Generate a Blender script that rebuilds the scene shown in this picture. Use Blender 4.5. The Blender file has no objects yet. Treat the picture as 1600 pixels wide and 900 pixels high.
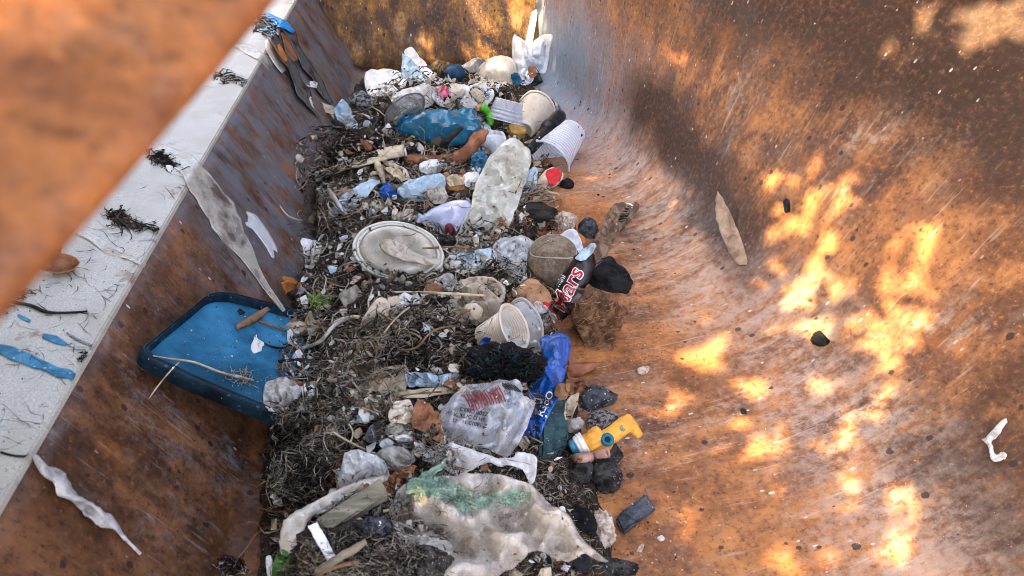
import bpy, bmesh, math, random
import numpy as np
from mathutils import Vector, Matrix, noise
from mathutils.bvhtree import BVHTree
from mathutils.geometry import delaunay_2d_cdt
random.seed(7)
R = math.radians
SC = bpy.context.scene
COL = SC.collection

# ---------------------------------------------------------------- camera
F = 1155.0                                  # focal length in pixels of the 1600 x 900 photograph
PITCH, YAW = math.atan(850 / F), math.atan(103 / F * math.cos(math.atan(850 / F)))
CAM = Vector((0, 0, .46))
FWD = Vector((math.sin(YAW) * math.cos(PITCH), math.cos(YAW) * math.cos(PITCH), -math.sin(PITCH)))
RGT = Vector((math.cos(YAW), -math.sin(YAW), 0))
UPV = RGT.cross(FWD)
cd = bpy.data.cameras.new('camera'); cam = bpy.data.objects.new('camera', cd); COL.objects.link(cam)
cam.matrix_world = Matrix.Translation(CAM) @ Matrix((RGT, UPV, -FWD)).transposed().to_4x4()
cd.sensor_width = 36; cd.lens = 36 * F / 1600; cd.clip_start = .01; cd.clip_end = 500
cd.dof.use_dof = True; cd.dof.focus_distance = .80; cd.dof.aperture_fstop = cd.lens / 2.1
SC.camera = cam

# ---------------------------------------------------------------- sky, sun, exposure
SUN = Vector((-.62, -.27, .66)).normalized()             # towards the sun
world = bpy.data.worlds.new('World'); SC.world = world; world.use_nodes = True
wn = world.node_tree; wbg = wn.nodes['Background']
sky = wn.nodes.new('ShaderNodeTexSky'); sky.sky_type = 'NISHITA'; sky.sun_disc = False
sky.sun_elevation = math.asin(SUN.z); sky.sun_rotation = math.atan2(SUN.x, SUN.y)
sky.dust_density = 8; sky.air_density = .42; sky.ozone_density = .3
wn.links.new(sky.outputs[0], wbg.inputs[0]); wbg.inputs[1].default_value = .15
sl = bpy.data.lights.new('sun', 'SUN'); so = bpy.data.objects.new('sun', sl); COL.objects.link(so)
so.rotation_euler = SUN.to_track_quat('Z', 'Y').to_euler(); sl.energy = 2.0; sl.angle = R(.5); sl.color = (1, .71, .38)
SC.view_settings.view_transform = 'Standard'; SC.view_settings.look = 'None'
SC.view_settings.exposure = 3.9; SC.view_settings.gamma = 1
SC.cycles.filter_width = .65; SC.cycles.transparent_max_bounces = 24; SC.cycles.max_bounces = 8

# ---------------------------------------------------------------- pixel helpers (photograph pixels to places)
def ray(px, py): return FWD + RGT * ((px - 800) / F) + UPV * ((450 - py) / F)
def at(px, py, z=0.0):
    d = ray(px, py); return CAM + d * ((z - CAM.z) / d.z)
def proj(P):
    v = P - CAM; d = v.dot(FWD)
    if d <= 0: return (-9999, -9999, d)
    return (800 + F * v.dot(RGT) / d, 450 - F * v.dot(UPV) / d, d)
def ppm(P): return (P - CAM).dot(FWD) / F           # metres per pixel at P
def sstep(a, b, x):
    t = min(1, max(0, (x - a) / (b - a))); return t * t * (3 - 2 * t)
def nz(p, s=1.0, seed=0.0): return noise.noise(Vector((p[0] * s + seed, p[1] * s - seed * .7, (p[2] if len(p) > 2 else 0) * s + seed * 1.3)))
def fbm(p, s=1.0, seed=0.0, o=3):
    v = 0; a = 1
    for _ in range(o): v += a * nz(p, s, seed); s *= 2.1; a *= .5
    return v

# ---------------------------------------------------------------- object helpers
def link(o, parent=None):
    COL.objects.link(o)
    if parent: o.parent = parent
    return o
def tag(o, label, cat, group=None, kind=None):
    if label: o['label'] = label
    if cat: o['category'] = cat
    if group: o['group'] = group
    if kind: o['kind'] = kind
    return o
def empty(name, loc, label, cat, group=None):
    o = bpy.data.objects.new(name, None); o.location = loc; o.empty_display_size = .01
    return tag(link(o), label, cat, group)
def mesh(name, verts, faces, mats, parent=None, smooth=True, mi=None, uv=None, sharp=None):
    me = bpy.data.meshes.new(name); me.from_pydata([tuple(v) for v in verts], [], faces)
    for m in (mats if isinstance(mats, (list, tuple)) else [mats]): me.materials.append(m)
    if smooth: me.polygons.foreach_set('use_smooth', [True] * len(me.polygons))
    if mi: me.polygons.foreach_set('material_index', mi)
    if uv:
        l = me.uv_layers.new(name='UVMap'); vi = np.zeros(len(me.loops), dtype=int); me.loops.foreach_get('vertex_index', vi)
        l.data.foreach_set('uv', np.array(uv, dtype=float)[vi].ravel())
    me.update()
    if sharp: me.set_sharp_from_angle(angle=R(sharp))
    o = bpy.data.objects.new(name, me); link(o)
    if parent:
        o.parent = parent; o.matrix_parent_inverse = Matrix.Translation(-Vector(parent.location))
    return o
def solid(o, t, off=-1):
    m = o.modifiers.new('solid', 'SOLIDIFY'); m.thickness = t; m.offset = off; return o
def subsurf(o, n=1):
    m = o.modifiers.new('sub', 'SUBSURF'); m.levels = n; m.render_levels = n; return o

# ---------------------------------------------------------------- materials
class NT:
    def __init__(s, name):
        s.m = bpy.data.materials.new(name); s.m.use_nodes = True; s.t = s.m.node_tree; s.t.nodes.clear()
        s.out = s.n('ShaderNodeOutputMaterial')
    def n(s, typ, **kw):
        x = s.t.nodes.new(typ)
        for k, v in kw.items(): setattr(x, k, v)
        return x
    def set(s, sock, v):
        if hasattr(v, 'is_output'): s.t.links.new(v, sock)
        elif isinstance(v, (tuple, list)) and len(v) == 3 and sock.type == 'RGBA': sock.default_value = (*v, 1)
        else: sock.default_value = v
    def coord(s, kind='Object', scale=(1, 1, 1), rot=(0, 0, 0)):
        tc = s.n('ShaderNodeTexCoord'); mp = s.n('ShaderNodeMapping'); mp.inputs['Scale'].default_value = scale; mp.inputs['Rotation'].default_value = rot
        s.t.links.new(tc.outputs[kind], mp.inputs[0]); return mp.outputs[0]
    def noise(s, co, scale, detail=6, rough=.6, dist=0.0):
        x = s.n('ShaderNodeTexNoise'); s.t.links.new(co, x.inputs['Vector'])
        x.inputs['Scale'].default_value = scale; x.inputs['Detail'].default_value = detail; x.inputs['Roughness'].default_value = rough; x.inputs['Distortion'].default_value = dist
        return x.outputs['Fac']
    def voro(s, co, scale, feat='F1', out='Distance', rnd=1.0):
        x = s.n('ShaderNodeTexVoronoi', feature=feat); s.t.links.new(co, x.inputs['Vector']); x.inputs['Scale'].default_value = scale; x.inputs['Randomness'].default_value = rnd
        return x.outputs[out]
    def ramp(s, f, a, b, lo=0.0, hi=1.0, smooth=True):
        x = s.n('ShaderNodeMapRange', interpolation_type='SMOOTHSTEP' if smooth else 'LINEAR'); s.set(x.inputs[0], f)
        x.inputs[1].default_value = a; x.inputs[2].default_value = b; x.inputs[3].default_value = lo; x.inputs[4].default_value = hi
        return x.outputs[0]
    def mix(s, f, a, b, mode='MIX'):
        x = s.n('ShaderNodeMix', data_type='RGBA', blend_type=mode)
        s.set(x.inputs[0], f); s.set(x.inputs[6], a); s.set(x.inputs[7], b); return x.outputs[2]
    def math(s, op, a, b=0.0):
        x = s.n('ShaderNodeMath', operation=op); s.set(x.inputs[0], a); s.set(x.inputs[1], b); return x.outputs[0]
    def mul(s, *a):
        r = a[0]
        for b in a[1:]: r = s.math('MULTIPLY', r, b)
        return r
    def bump(s, h, strength=.4, dist=.002):
        x = s.n('ShaderNodeBump'); s.set(x.inputs['Height'], h); x.inputs['Strength'].default_value = strength; x.inputs['Distance'].default_value = dist
        return x.outputs[0]
    def bsdf(s, color, rough=.6, normal=None, metal=0.0, spec=.5, **kw):
        x = s.n('ShaderNodeBsdfPrincipled'); s.set(x.inputs['Base Color'], color); s.set(x.inputs['Roughness'], rough); s.set(x.inputs['Metallic'], metal)
        s.set(x.inputs['Specular IOR Level'], spec)
        for k, v in kw.items(): s.set(x.inputs[k.replace('_', ' ')], v)
        if normal is not None: s.t.links.new(normal, x.inputs['Normal'])
        return x.outputs[0]
    def done(s, sh):
        s.t.links.new(sh, s.out.inputs[0]); return s.m

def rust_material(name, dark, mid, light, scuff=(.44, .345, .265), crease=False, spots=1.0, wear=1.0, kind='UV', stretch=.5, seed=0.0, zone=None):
    s = NT(name)
    co = s.coord(kind); cs = s.coord(kind, (1, stretch, 1)); cf = s.coord(kind, (1, stretch * 1.7, 1)); cl = s.coord(kind, (1, .3, 1), (0, 0, R(8)))
    cx = s.coord(kind, (1, .10, 1), (0, 0, R(-52))); cy = s.coord(kind, (1, .07, 1), (0, 0, R(63)))
    big = s.noise(co, 5.0 + seed, 5, .6, .3); midn = s.noise(cs, 34, 8, .65, .2); fine = s.noise(cf, 210, 7, .75)
    c = s.mix(s.ramp(big, .36, .66), dark, mid)
    c = s.mix(s.ramp(midn, .42, .72), c, light)
    c = s.mix(s.ramp(fine, .50, .66, 0, .75), c, tuple(x * .4 for x in dark)); c = s.mix(s.ramp(fine, .46, .34, 0, .5), c, tuple(min(1, x * 1.35) for x in light))
    c = s.mix(s.mul(s.ramp(s.noise(co, 16, 6, .6), .55, .72), .5), c, (.40, .135, .028))       # fresh orange rust
    # worn grey zones, streaked
    iso = s.math('ADD', s.mul(s.noise(s.coord(kind, (1, .8, 1), (0, 0, R(28))), 120, 9, .8), .5), s.math('ADD', s.mul(s.noise(cl, 90, 6, .7), .25), s.mul(s.noise(cx, 60, 5, .65), .25)))
    w = s.mul(s.ramp(iso, .47, .58), s.ramp(s.noise(co, 7.3 + seed, 4, .6), .45, .68))
    if crease:
        sep = s.n('ShaderNodeSeparateXYZ'); s.t.links.new(s.coord(kind), sep.inputs[0])
        v = s.math('ADD', sep.outputs[1], s.math('MULTIPLY', s.math('SUBTRACT', s.noise(co, 9, 4), .5), .16))
        band = s.mul(s.ramp(v, -.10, -.015), s.ramp(v, .075, .02))
        far = s.ramp(sep.outputs[0], .50, .90)                                                # more wear towards the far end, with a blue sky sheen painted in
        fb = s.mul(s.ramp(v, -.10, -.02), s.ramp(v, .19, .08), far)
        band = s.math('MAXIMUM', band, fb)
        w2 = s.mul(band, s.ramp(iso, .43, .57))
        w = s.math('MAXIMUM', s.mul(w, .6), s.mul(w2, .6))
    sc1 = s.mul(s.ramp(s.noise(cx, 190, 4, .6), .60, .68), s.ramp(s.noise(co, 11, 3), .42, .58))
    sc2 = s.mul(s.ramp(s.noise(cy, 210, 4, .6), .60, .68), s.ramp(s.noise(co, 9, 3), .44, .58))
    c = s.mix(s.mul(w, wear), c, scuff)
    if crease: c = s.mix(s.mul(fb, s.ramp(iso, .36, .51), .95), c, (.105, .165, .235))
    c = s.mix(s.mul(s.math('MAXIMUM', sc1, sc2), .36 * wear), c, (.50, .40, .32))
    if crease:                                      # shade painted into the sheet: slanting band, upper part, near corner
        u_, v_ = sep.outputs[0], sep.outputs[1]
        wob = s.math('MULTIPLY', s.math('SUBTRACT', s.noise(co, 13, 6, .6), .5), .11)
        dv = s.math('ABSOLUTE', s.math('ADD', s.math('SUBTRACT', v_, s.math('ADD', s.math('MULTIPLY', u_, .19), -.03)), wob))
        shade1 = s.mul(s.ramp(dv, .060, .016), s.ramp(u_, .25, .36), s.ramp(u_, .74, .62))
        shade2 = s.ramp(s.math('ADD', v_, wob), .15, .24, 0, 1.0)
        shade3 = s.mul(s.ramp(s.math('ADD', u_, wob), .13, .06), s.ramp(s.math('ADD', v_, wob), -.02, .02), .7)
        st = s.math('MAXIMUM', shade1, s.math('MAXIMUM', shade2, shade3))
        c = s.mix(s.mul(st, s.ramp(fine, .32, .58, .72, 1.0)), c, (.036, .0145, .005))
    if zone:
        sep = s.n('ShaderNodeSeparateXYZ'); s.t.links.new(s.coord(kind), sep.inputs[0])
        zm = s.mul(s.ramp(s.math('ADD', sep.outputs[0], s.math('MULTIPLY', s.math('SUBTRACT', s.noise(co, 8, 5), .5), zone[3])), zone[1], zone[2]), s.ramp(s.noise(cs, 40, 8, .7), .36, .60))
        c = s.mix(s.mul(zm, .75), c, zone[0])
    # white paint flecks, dark pits
    def flecks(coord, sc, thr, amt):
        d = s.voro(coord, sc); k = s.voro(coord, sc, out='Color'); sp = s.n('ShaderNodeSeparateColor'); s.t.links.new(k, sp.inputs[0])
        lim = s.math('MULTIPLY', s.ramp(sp.outputs[0], 1 - amt, 1.0, 0, 1, False), thr)
        return s.math('LESS_THAN', s.math('ADD', d, s.math('MULTIPLY', s.math('SUBTRACT', s.noise(coord, sc * 4, 3), .5), thr * .9)), lim)
    f = s.math('MAXIMUM', flecks(s.coord(kind, (1, .45, 1)), 260, .28 * spots, .12), flecks(s.coord(kind, (1, .3, 1)), 150, .10 * spots, .10))
    f = s.mul(f, s.ramp(s.noise(co, 6.5, 5, .65), .44, .62))
    c = s.mix(s.mul(f, .85), c, (.66, .62, .56))
    pit = flecks(s.coord(kind, (1.03, .8, 1), (0, 0, .4)), 130, .36, .10)
    c = s.mix(s.mul(pit, .85), c, (.02, .014, .012))
    ro = s.ramp(s.math('ADD', midn, s.math('MULTIPLY', w, -.28)), .2, .8, .34, .72)
    nrm = s.bump(s.math('ADD', s.math('ADD', s.mul(midn, 1.0), s.mul(fine, .5)), s.mul(f, .7)), .55, .0016)
    return s.done(s.bsdf(c, ro, nrm, spec=.32))

def ledge_material():
    s = NT('worn_white_paint'); co = s.coord('Object'); st = s.coord('Object', (.35, 1.4, 1))
    g = s.noise(co, 800, 6, .7); b = s.noise(co, 14, 5, .6); l = s.noise(st, 60, 6, .7, .4)
    c = s.mix(s.ramp(g, .36, .64), (.40, .375, .30), (.64, .60, .48))
    c = s.mix(s.mul(s.ramp(b, .44, .62), .65), c, (.42, .37, .27))
    c = s.mix(s.mul(s.ramp(s.noise(co, 22, 6, .7), .60, .68), .8), c, (.24, .13, .07))
    c = s.mix(s.mul(s.ramp(l, .60, .70), .75), c, (.13, .15, .16))
    d = s.noise(co, 240, 5, .6); c = s.mix(s.ramp(d, .70, .75), c, (.06, .06, .06))
    return s.done(s.bsdf(c, .55, s.bump(g, .3, .0006)))

def mottled(name, a, b, scale=60, c=None, rough=.7, bump=.5, dist=.001, spec=.12, contrast=.12, specks=None, kind='Object', stretch=(1, 1, 1), rot=(0, 0, 0), sub=0.0, metal=0.0):
    s = NT(name); co = s.coord(kind, stretch, rot); n1 = s.noise(co, scale, 7, .65, .3); n2 = s.noise(co, scale * .23, 4, .6)
    col = s.mix(s.ramp(n1, .5 - contrast, .5 + contrast), a, b)
    if c: col = s.mix(s.ramp(n2, .48, .66), col, c)
    if specks:
        d = s.voro(co, scale * 2.6); k = s.math('LESS_THAN', s.math('ADD', d, s.mul(s.noise(co, scale * 5, 3), .25)), .30)
        col = s.mix(s.mul(k, s.ramp(n2, .38, .6), .9), col, specks)
    return s.done(s.bsdf(col, rough, s.bump(s.math('ADD', n1, s.mul(n2, .6)), bump, dist), spec=spec, metal=metal, **({'Subsurface_Weight': sub} if sub else {})))

def film_material(name, tint, opac=.55, rough=.25, dirt=(.25, .2, .12), dirt_amt=.3, scale=50, dens=.25, crease=.5):
    """thin plastic film: part clear, part milky, dirt smears, creases that catch the light"""
    s = NT(name); co = s.coord('Object'); n1 = s.noise(co, scale, 6, .65, .6); n2 = s.noise(co, scale * 2.7, 5, .7, 1.2); n3 = s.noise(co, scale * .4, 4, .6)
    ridge = s.math('ABSOLUTE', s.math('SUBTRACT', n1, .5))
    col = s.mix(s.mul(s.ramp(n3, .48, .68), dirt_amt), tint, dirt)
    col = s.mix(s.ramp(ridge, .0, .022, .22, 0), col, tuple(min(1, x * 1.2 + .1) for x in tint))
    col = s.mix(s.mul(s.ramp(n2, .62, .70), .35 * min(1, dirt_amt * 2)), col, tuple(x * .4 for x in dirt))
    nrm = s.bump(s.math('ADD', s.math('MULTIPLY', ridge, 1.6), s.mul(n2, .35)), crease, .0016 if crease < .6 else .0045)
    p = s.bsdf(col, rough * .75, nrm, spec=1.0)
    tl = s.n('ShaderNodeBsdfTranslucent'); s.set(tl.inputs[0], col)
    m1 = s.n('ShaderNodeMixShader'); m1.inputs[0].default_value = .25; s.t.links.new(p, m1.inputs[1]); s.t.links.new(tl.outputs[0], m1.inputs[2])
    tr = s.n('ShaderNodeBsdfTransparent'); s.set(tr.inputs[0], tuple(.75 + .25 * x for x in tint))
    m2 = s.n('ShaderNodeMixShader'); lw = s.n('ShaderNodeLayerWeight'); lw.inputs[0].default_value = .35; s.t.links.new(nrm, lw.inputs['Normal'])
    o = s.math('ADD', s.ramp(n3, .3, .7, opac - dens, opac + dens), s.math('ADD', s.ramp(ridge, .0, .025, .10, 0), s.mul(lw.outputs['Facing'], .45)))
    gp = s.n('ShaderNodeNewGeometry'); crest = s.ramp(gp.outputs['Pointiness'], .505, .56); o = s.math('ADD', o, s.mul(crest, .35))
    s.set(m2.inputs[0], o); s.t.links.new(tr.outputs[0], m2.inputs[1]); s.t.links.new(m1.outputs[0], m2.inputs[2])
    return s.done(m2.outputs[0])

def plain(name, c, rough=.5, spec=.2, **kw):
    s = NT(name); co = s.coord('Object'); n1 = s.noise(co, 120, 5, .6)
    col = s.mix(s.ramp(n1, .3, .7), tuple(x * .72 for x in c), tuple(min(1, x * 1.12) for x in c))
    return s.done(s.bsdf(col, rough, s.bump(n1, .25, .0006), spec=spec, **kw))

# ---------------------------------------------------------------- the trough
RIM_X, RIM_Z = -.247, .14
WALL_X = -.172
CA, CB = Vector((.328, .2687, 0)), Vector((.155, 1.1425, 0))     # crease between floor and curved side, near and far
CDIR = (CB - CA); CLEN = CDIR.length; CU = CDIR / CLEN; CN = Vector((CU.y, -CU.x, 0))
END_Y, END_LEAN = 1.262, .35

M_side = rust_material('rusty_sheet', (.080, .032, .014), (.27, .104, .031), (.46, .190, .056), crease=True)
M_slope = rust_material('brown_rusty_sheet', (.036, .015, .007), (.125, .050, .016), (.21, .086, .030), scuff=(.26, .25, .24), zone=((.125, .15, .165), .42, .70, .3), seed=1.7, wear=.6, spots=.9)  # zone: blue-grey wear with cool shadow painted into the far half
M_end = rust_material('dark_rusty_sheet', (.040, .020, .014), (.22, .105, .030), (.58, .29, .055), zone=((.035, .018, .015), .07, -.01, .16), seed=3.1, wear=.5, spots=1.1)  # bright tones boost the sun patch; zone darkens the wall outside it
M_ledge = ledge_material()

trough = empty('metal_trough', (0, .6, 0), 'rusty steel trough with a white painted rim holding the heap of litter', 'trough')

def side_point(t, s):
    th = R(52) + (R(90) - R(52)) * sstep(.0, 1.05, t)
    L = .26 - .19 * sstep(0, 1, t)
    x = z = 0.0
    n = 40; ds = s / n
    for i in range(n):
        q = (i + .5) * ds; ph = th * sstep(-L / 2, L / 2, q)
        x += math.cos(ph) * ds; z += math.sin(ph) * ds
    # shift so that the floor stays at z = 0
    p = CA + CU * (t * CLEN) + CN * x
    z += _floor_off(th, L)
    return Vector((p.x, p.y, z))
_fo = {}
def _floor_off(th, L):
    k = (round(th, 4), round(L, 4))
    if k not in _fo:
        n = 200; ds = -(L) / n; z = 0
        for i in range(n): z += math.sin(th * sstep(-L / 2, L / 2, (i + .5) * ds)) * ds
        _fo[k] = -z
    return _fo[k]

ts = [-.42 + 1.64 * i / 60 for i in range(61)]
ss = [-.62, -.5, -.4, -.3, -.2] + [-.16 + i * .0125 for i in range(30)] + [.23 + i * .045 for i in range(13)]
V = []; UV = []
for t in ts:
    for s_ in ss:
        p = side_point(t, s_)
        p.x = max(p.x, WALL_X - .012) if p.z < .02 else p.x
        k = sstep(-.2, .1, s_)
        p.z += .0035 * fbm(p, 5, 3) * k
        V.append(p); UV.append((t * CLEN, s_))
nt, ns = len(ts), len(ss)
FC = [(i * ns + j, i * ns + j + 1, (i + 1) * ns + j + 1, (i + 1) * ns + j) for i in range(nt - 1) for j in range(ns - 1)]
FC = [f for f in FC if len({tuple(round(c, 5) for c in V[k]) for k in f}) == 4]
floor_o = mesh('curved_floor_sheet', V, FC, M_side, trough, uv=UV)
solid(floor_o, .004)
tree_V, tree_F = list(V), list(FC)

def add_to_bvh(v, f):
    b = len(tree_V); tree_V.extend(v); tree_F.extend([tuple(k + b for k in q) for q in f])

# sloping side under the rim, with a soft bend where it meets the floor
prof = []
sv = Vector((WALL_X - RIM_X, -RIM_Z)); sl_len = sv.length
for i in range(12): prof.append((RIM_X + sv.x * i / 11 * .86, RIM_Z + sv.y * i / 11 * .86))
x0, z0 = prof[-1]
for i in range(1, 7):
    k = i / 6; prof.append((x0 + .0105 * k + .022 * k * k, z0 - (z0 - .0035) * (1 - (1 - k) ** 2)))
V = []; UV = []; yy = [-.2 + 1.6 * i / 50 for i in range(51)]
for y in yy:
    d = 0; last = None
    for (x, z) in prof:
        if last: d += math.hypot(x - last[0], z - last[1])
        last = (x, z)
        yv = min(y, END_Y + END_LEAN * z + .004)
        V.append(Vector((x + .0012 * fbm((x, y, z), 7, 1), yv, z))); UV.append((y, d))
npf = len(prof)
FC = [(i * npf + j, (i + 1) * npf + j, (i + 1) * npf + j + 1, i * npf + j + 1) for i in range(50) for j in range(npf - 1)]
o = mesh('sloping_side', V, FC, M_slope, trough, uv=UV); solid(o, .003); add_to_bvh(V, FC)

# end panel, leaning back
V = []; UV = []
for i in range(30):
    for j in range(20):
        x = -.30 + .60 * i / 29; z = -.004 + .52 * j / 19
        V.append(Vector((x, END_Y + END_LEAN * z + .004 * fbm((x, z, 0), 5, 9), z))); UV.append((x, z))
FC = [(i * 20 + j, (i + 1) * 20 + j, (i + 1) * 20 + j + 1, i * 20 + j + 1) for i in range(29) for j in range(19)]
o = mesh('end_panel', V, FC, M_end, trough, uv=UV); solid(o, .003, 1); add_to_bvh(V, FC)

# white rim: a flat flange with a thickness
def box_bm(bm, x0, x1, y0, y1, z0, z1):
    vs = [bm.verts.new(p) for p in ((x0, y0, z0), (x1, y0, z0), (x1, y1, z0), (x0, y1, z0), (x0, y0, z1), (x1, y0, z1), (x1, y1, z1), (x0, y1, z1))]
    for f in ((3, 2, 1, 0), (4, 5, 6, 7), (0, 1, 5, 4), (1, 2, 6, 5), (2, 3, 7, 6), (3, 0, 4, 7)): bm.faces.new([vs[i] for i in f])
bm = bmesh.new(); box_bm(bm, RIM_X - .20, RIM_X + .002, -.2, END_Y + .04, RIM_Z - .002, RIM_Z + .006)
bmesh.ops.bevel(bm, geom=bm.edges[:], offset=.0012, segments=2, affect='EDGES')
me = bpy.data.meshes.new('white_rim'); bm.to_mesh(me); bm.free(); me.materials.append(M_ledge)
o = bpy.data.objects.new('white_rim', me); link(o, trough); o.matrix_parent_inverse = Matrix.Translation(-Vector(trough.location))
z = RIM_Z + .006
add_to_bvh([Vector((RIM_X - .2, -.2, z)), Vector((RIM_X + .002, -.2, z)), Vector((RIM_X + .002, END_Y, z)), Vector((RIM_X - .2, END_Y, z))], [(0, 1, 2, 3)])

# painted edge of the curved side where it meets the end panel
V = []
for k in range(9):
    zz = .02 + .02 * k
    q = at(822 + 16 * k / 8 + 6 * (k / 8) ** 2, 70 - 90 * k / 8, zz)
    y = END_Y + END_LEAN * zz - .012
    d = ray(820 + 18 * k / 8, 78 - 100 * k / 8); q = CAM + d * ((y - CAM.y) / d.y)
    V += [q, q + Vector((.011, .0, .002)), q + Vector((.011, .012, .002)), q + Vector((0, .012, 0))]
FC = [(4 * k + a, 4 * k + (a + 1) % 4, 4 * k + 4 + (a + 1) % 4, 4 * k + 4 + a) for k in range(8) for a in range(4)] + [(3, 2, 1, 0), (32, 33, 34, 35)]
mesh('painted_edge', V, FC, plain('cream_paint', (.78, .74, .66), .5), trough, smooth=False)

# ---------------------------------------------------------------- ground round the machine
gm = mottled('bare_soil', (.10, .075, .05), (.17, .13, .09), 2.0, rough=.9)
g = mesh('ground', [(-200, -200, -.45), (200, -200, -.45), (200, 200, -.45), (-200, 200, -.45)], [(0, 1, 2, 3)], gm, smooth=False); g['kind'] = 'structure'

# ---------------------------------------------------------------- the heap: a low mound of wrack under everything
LUMPS = [(at(px, py, .03), r, h) for px, py, r, h in ((450, 630, .028, .044), (470, 715, .028, .040), (520, 565, .030, .036), (620, 520, .036, .022), (690, 505, .026, .020), (500, 245, .034, .040), (490, 330, .030, .034), (560, 415, .032, .018), (545, 660, .024, .018), (560, 850, .034, .016), (650, 860, .022, .014), (480, 470, .024, .020), (640, 700, .03, .018), (760, 300, .05, .02), (700, 190, .05, .02), (590, 300, .04, .016), (770, 470, .03, .02), (790, 590, .028, .016))]
def mound(x, y):
    """height of the heap over the floor"""
    yy = (y - .28) / .92
    if yy < -.35 or yy > 1.08: return 0.0
    yc = min(1, max(0, yy))
    xl = -.155 - .042 * sstep(.0, .3, yc) + .02 * sstep(.8, 1, yc); xr = .095 - .02 * yc + .05 * sstep(.55, .95, yc)
    u = (x - xl) / (xr - xl)
    if u <= 0 or u >= 1: return 0.0
    prof = (math.sin(math.pi * u ** .8)) ** .6
    h = .044 + .010 * yc
    end = sstep(1.07, .93, yy)
    h += sum(hh * math.exp(-((x - q.x) ** 2 + (y - q.y) ** 2) / (2 * (r * .62) ** 2)) for q, r, hh in LUMPS)
    return max(0, h * prof * end * (1 + .42 * fbm((x, y, 0), 19, 4)) - .004)
V = []; mx, my = 90, 170
for i in range(mx):
    for j in range(my):
        x = -.165 + .32 * i / (mx - 1); y = .10 + 1.18 * j / (my - 1)
        h = mound(x, y); r = .006 * fbm((x, y, 0), 90, 2) + .004 * nz((x, y, 0), 260, 5)
        V.append(Vector((x + .004 * nz((x, y, 0), 120, 8), y + .004 * nz((x, y, 3), 120, 8), (h + r * min(1, h * 80)) if h > .001 else -.004)))
FC = [(i * my + j, (i + 1) * my + j, (i + 1) * my + j + 1, i * my + j + 1) for i in range(mx - 1) for j in range(my - 1)]
FC = [f for f in FC if max(V[k].z for k in f) > .0]
M_wrack = mottled('rotting_wrack', (.008, .006, .005), (.075, .058, .040), 160, c=(.035, .025, .016), rough=.85, bump=1.0, dist=.004, contrast=.16, specks=(.24, .21, .16))
heap = mesh('wrack_debris', V, FC, M_wrack); tag(heap, 'matted bed of dark rotting seaweed and dirt under the litter', 'debris', kind='stuff')
add_to_bvh(V, FC)
BVH = BVHTree.FromPolygons(tree_V, tree_F)
def hit(px, py):
    d = ray(px, py).normalized(); r = BVH.ray_cast(CAM + d * .05, d)
    if r[0] is None:
        return at(px, py, 0), Vector((0, 0, 1))
    n = r[1] if r[1].dot(d) < 0 else -r[1]
    return r[0], n
# ---------------------------------------------------------------- builders for the litter
_pend = [0]
def settle(force=False):
    """later pieces rest on everything placed before them"""
    global BVH
    BVH = BVHTree.FromPolygons(tree_V, tree_F)
def keep(V, FC):
    add_to_bvh([Vector(v) for v in V], FC); _pend[0] += 1
    if _pend[0] % 4 == 0: settle()
def spline(pts, n=5, closed=True):
    out = []; m = len(pts)
    for i in range(m if closed else m - 1):
        if closed: p = [pts[(i + k) % m] for k in (-1, 0, 1, 2)]
        else: p = [pts[max(0, min(m - 1, i + k))] for k in (-1, 0, 1, 2)]
        for j in range(n):
            t = j / n
            out.append(tuple(.5 * (2 * p[1][a] + (p[2][a] - p[0][a]) * t + (2 * p[0][a] - 5 * p[1][a] + 4 * p[2][a] - p[3][a]) * t * t + (-p[0][a] + 3 * p[1][a] - 3 * p[2][a] + p[3][a]) * t ** 3) for a in range(len(p[1]))))
    if not closed: out.append(tuple(pts[-1]))
    return out
def frame(c, k, yaw=0.0):
    toc = (CAM - c).normalized(); n = (Vector((0, 0, 1)) * (1 - k) + toc * k).normalized()
    e1 = (RGT - n * RGT.dot(n)).normalized(); e2 = n.cross(e1)
    if yaw:
        n = (Matrix.Rotation(yaw, 3, e2) @ n).normalized(); e1 = (RGT - n * RGT.dot(n)).normalized(); e2 = n.cross(e1)
    return n, e1, e2
def on_plane(px, py, c, n):
    d = ray(px, py); return CAM + d * ((c - CAM).dot(n) / d.dot(n))
def inside(p, poly):
    x, y = p; r = False; j = len(poly) - 1
    for i in range(len(poly)):
        xi, yi = poly[i]; xj, yj = poly[j]
        if (yi > y) != (yj > y) and x < (xj - xi) * (y - yi) / (yj - yi) + xi: r = not r
        j = i
    return r
def edist(p, poly):
    m = 1e9
    for i in range(len(poly)):
        a = poly[i]; b = poly[(i + 1) % len(poly)]
        dx, dy = b[0] - a[0], b[1] - a[1]; l = dx * dx + dy * dy
        t = 0 if l == 0 else max(0, min(1, ((p[0] - a[0]) * dx + (p[1] - a[1]) * dy) / l))
        m = min(m, math.hypot(a[0] + dx * t - p[0], a[1] + dy * t - p[1]))
    return m
_seed = [0]
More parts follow.
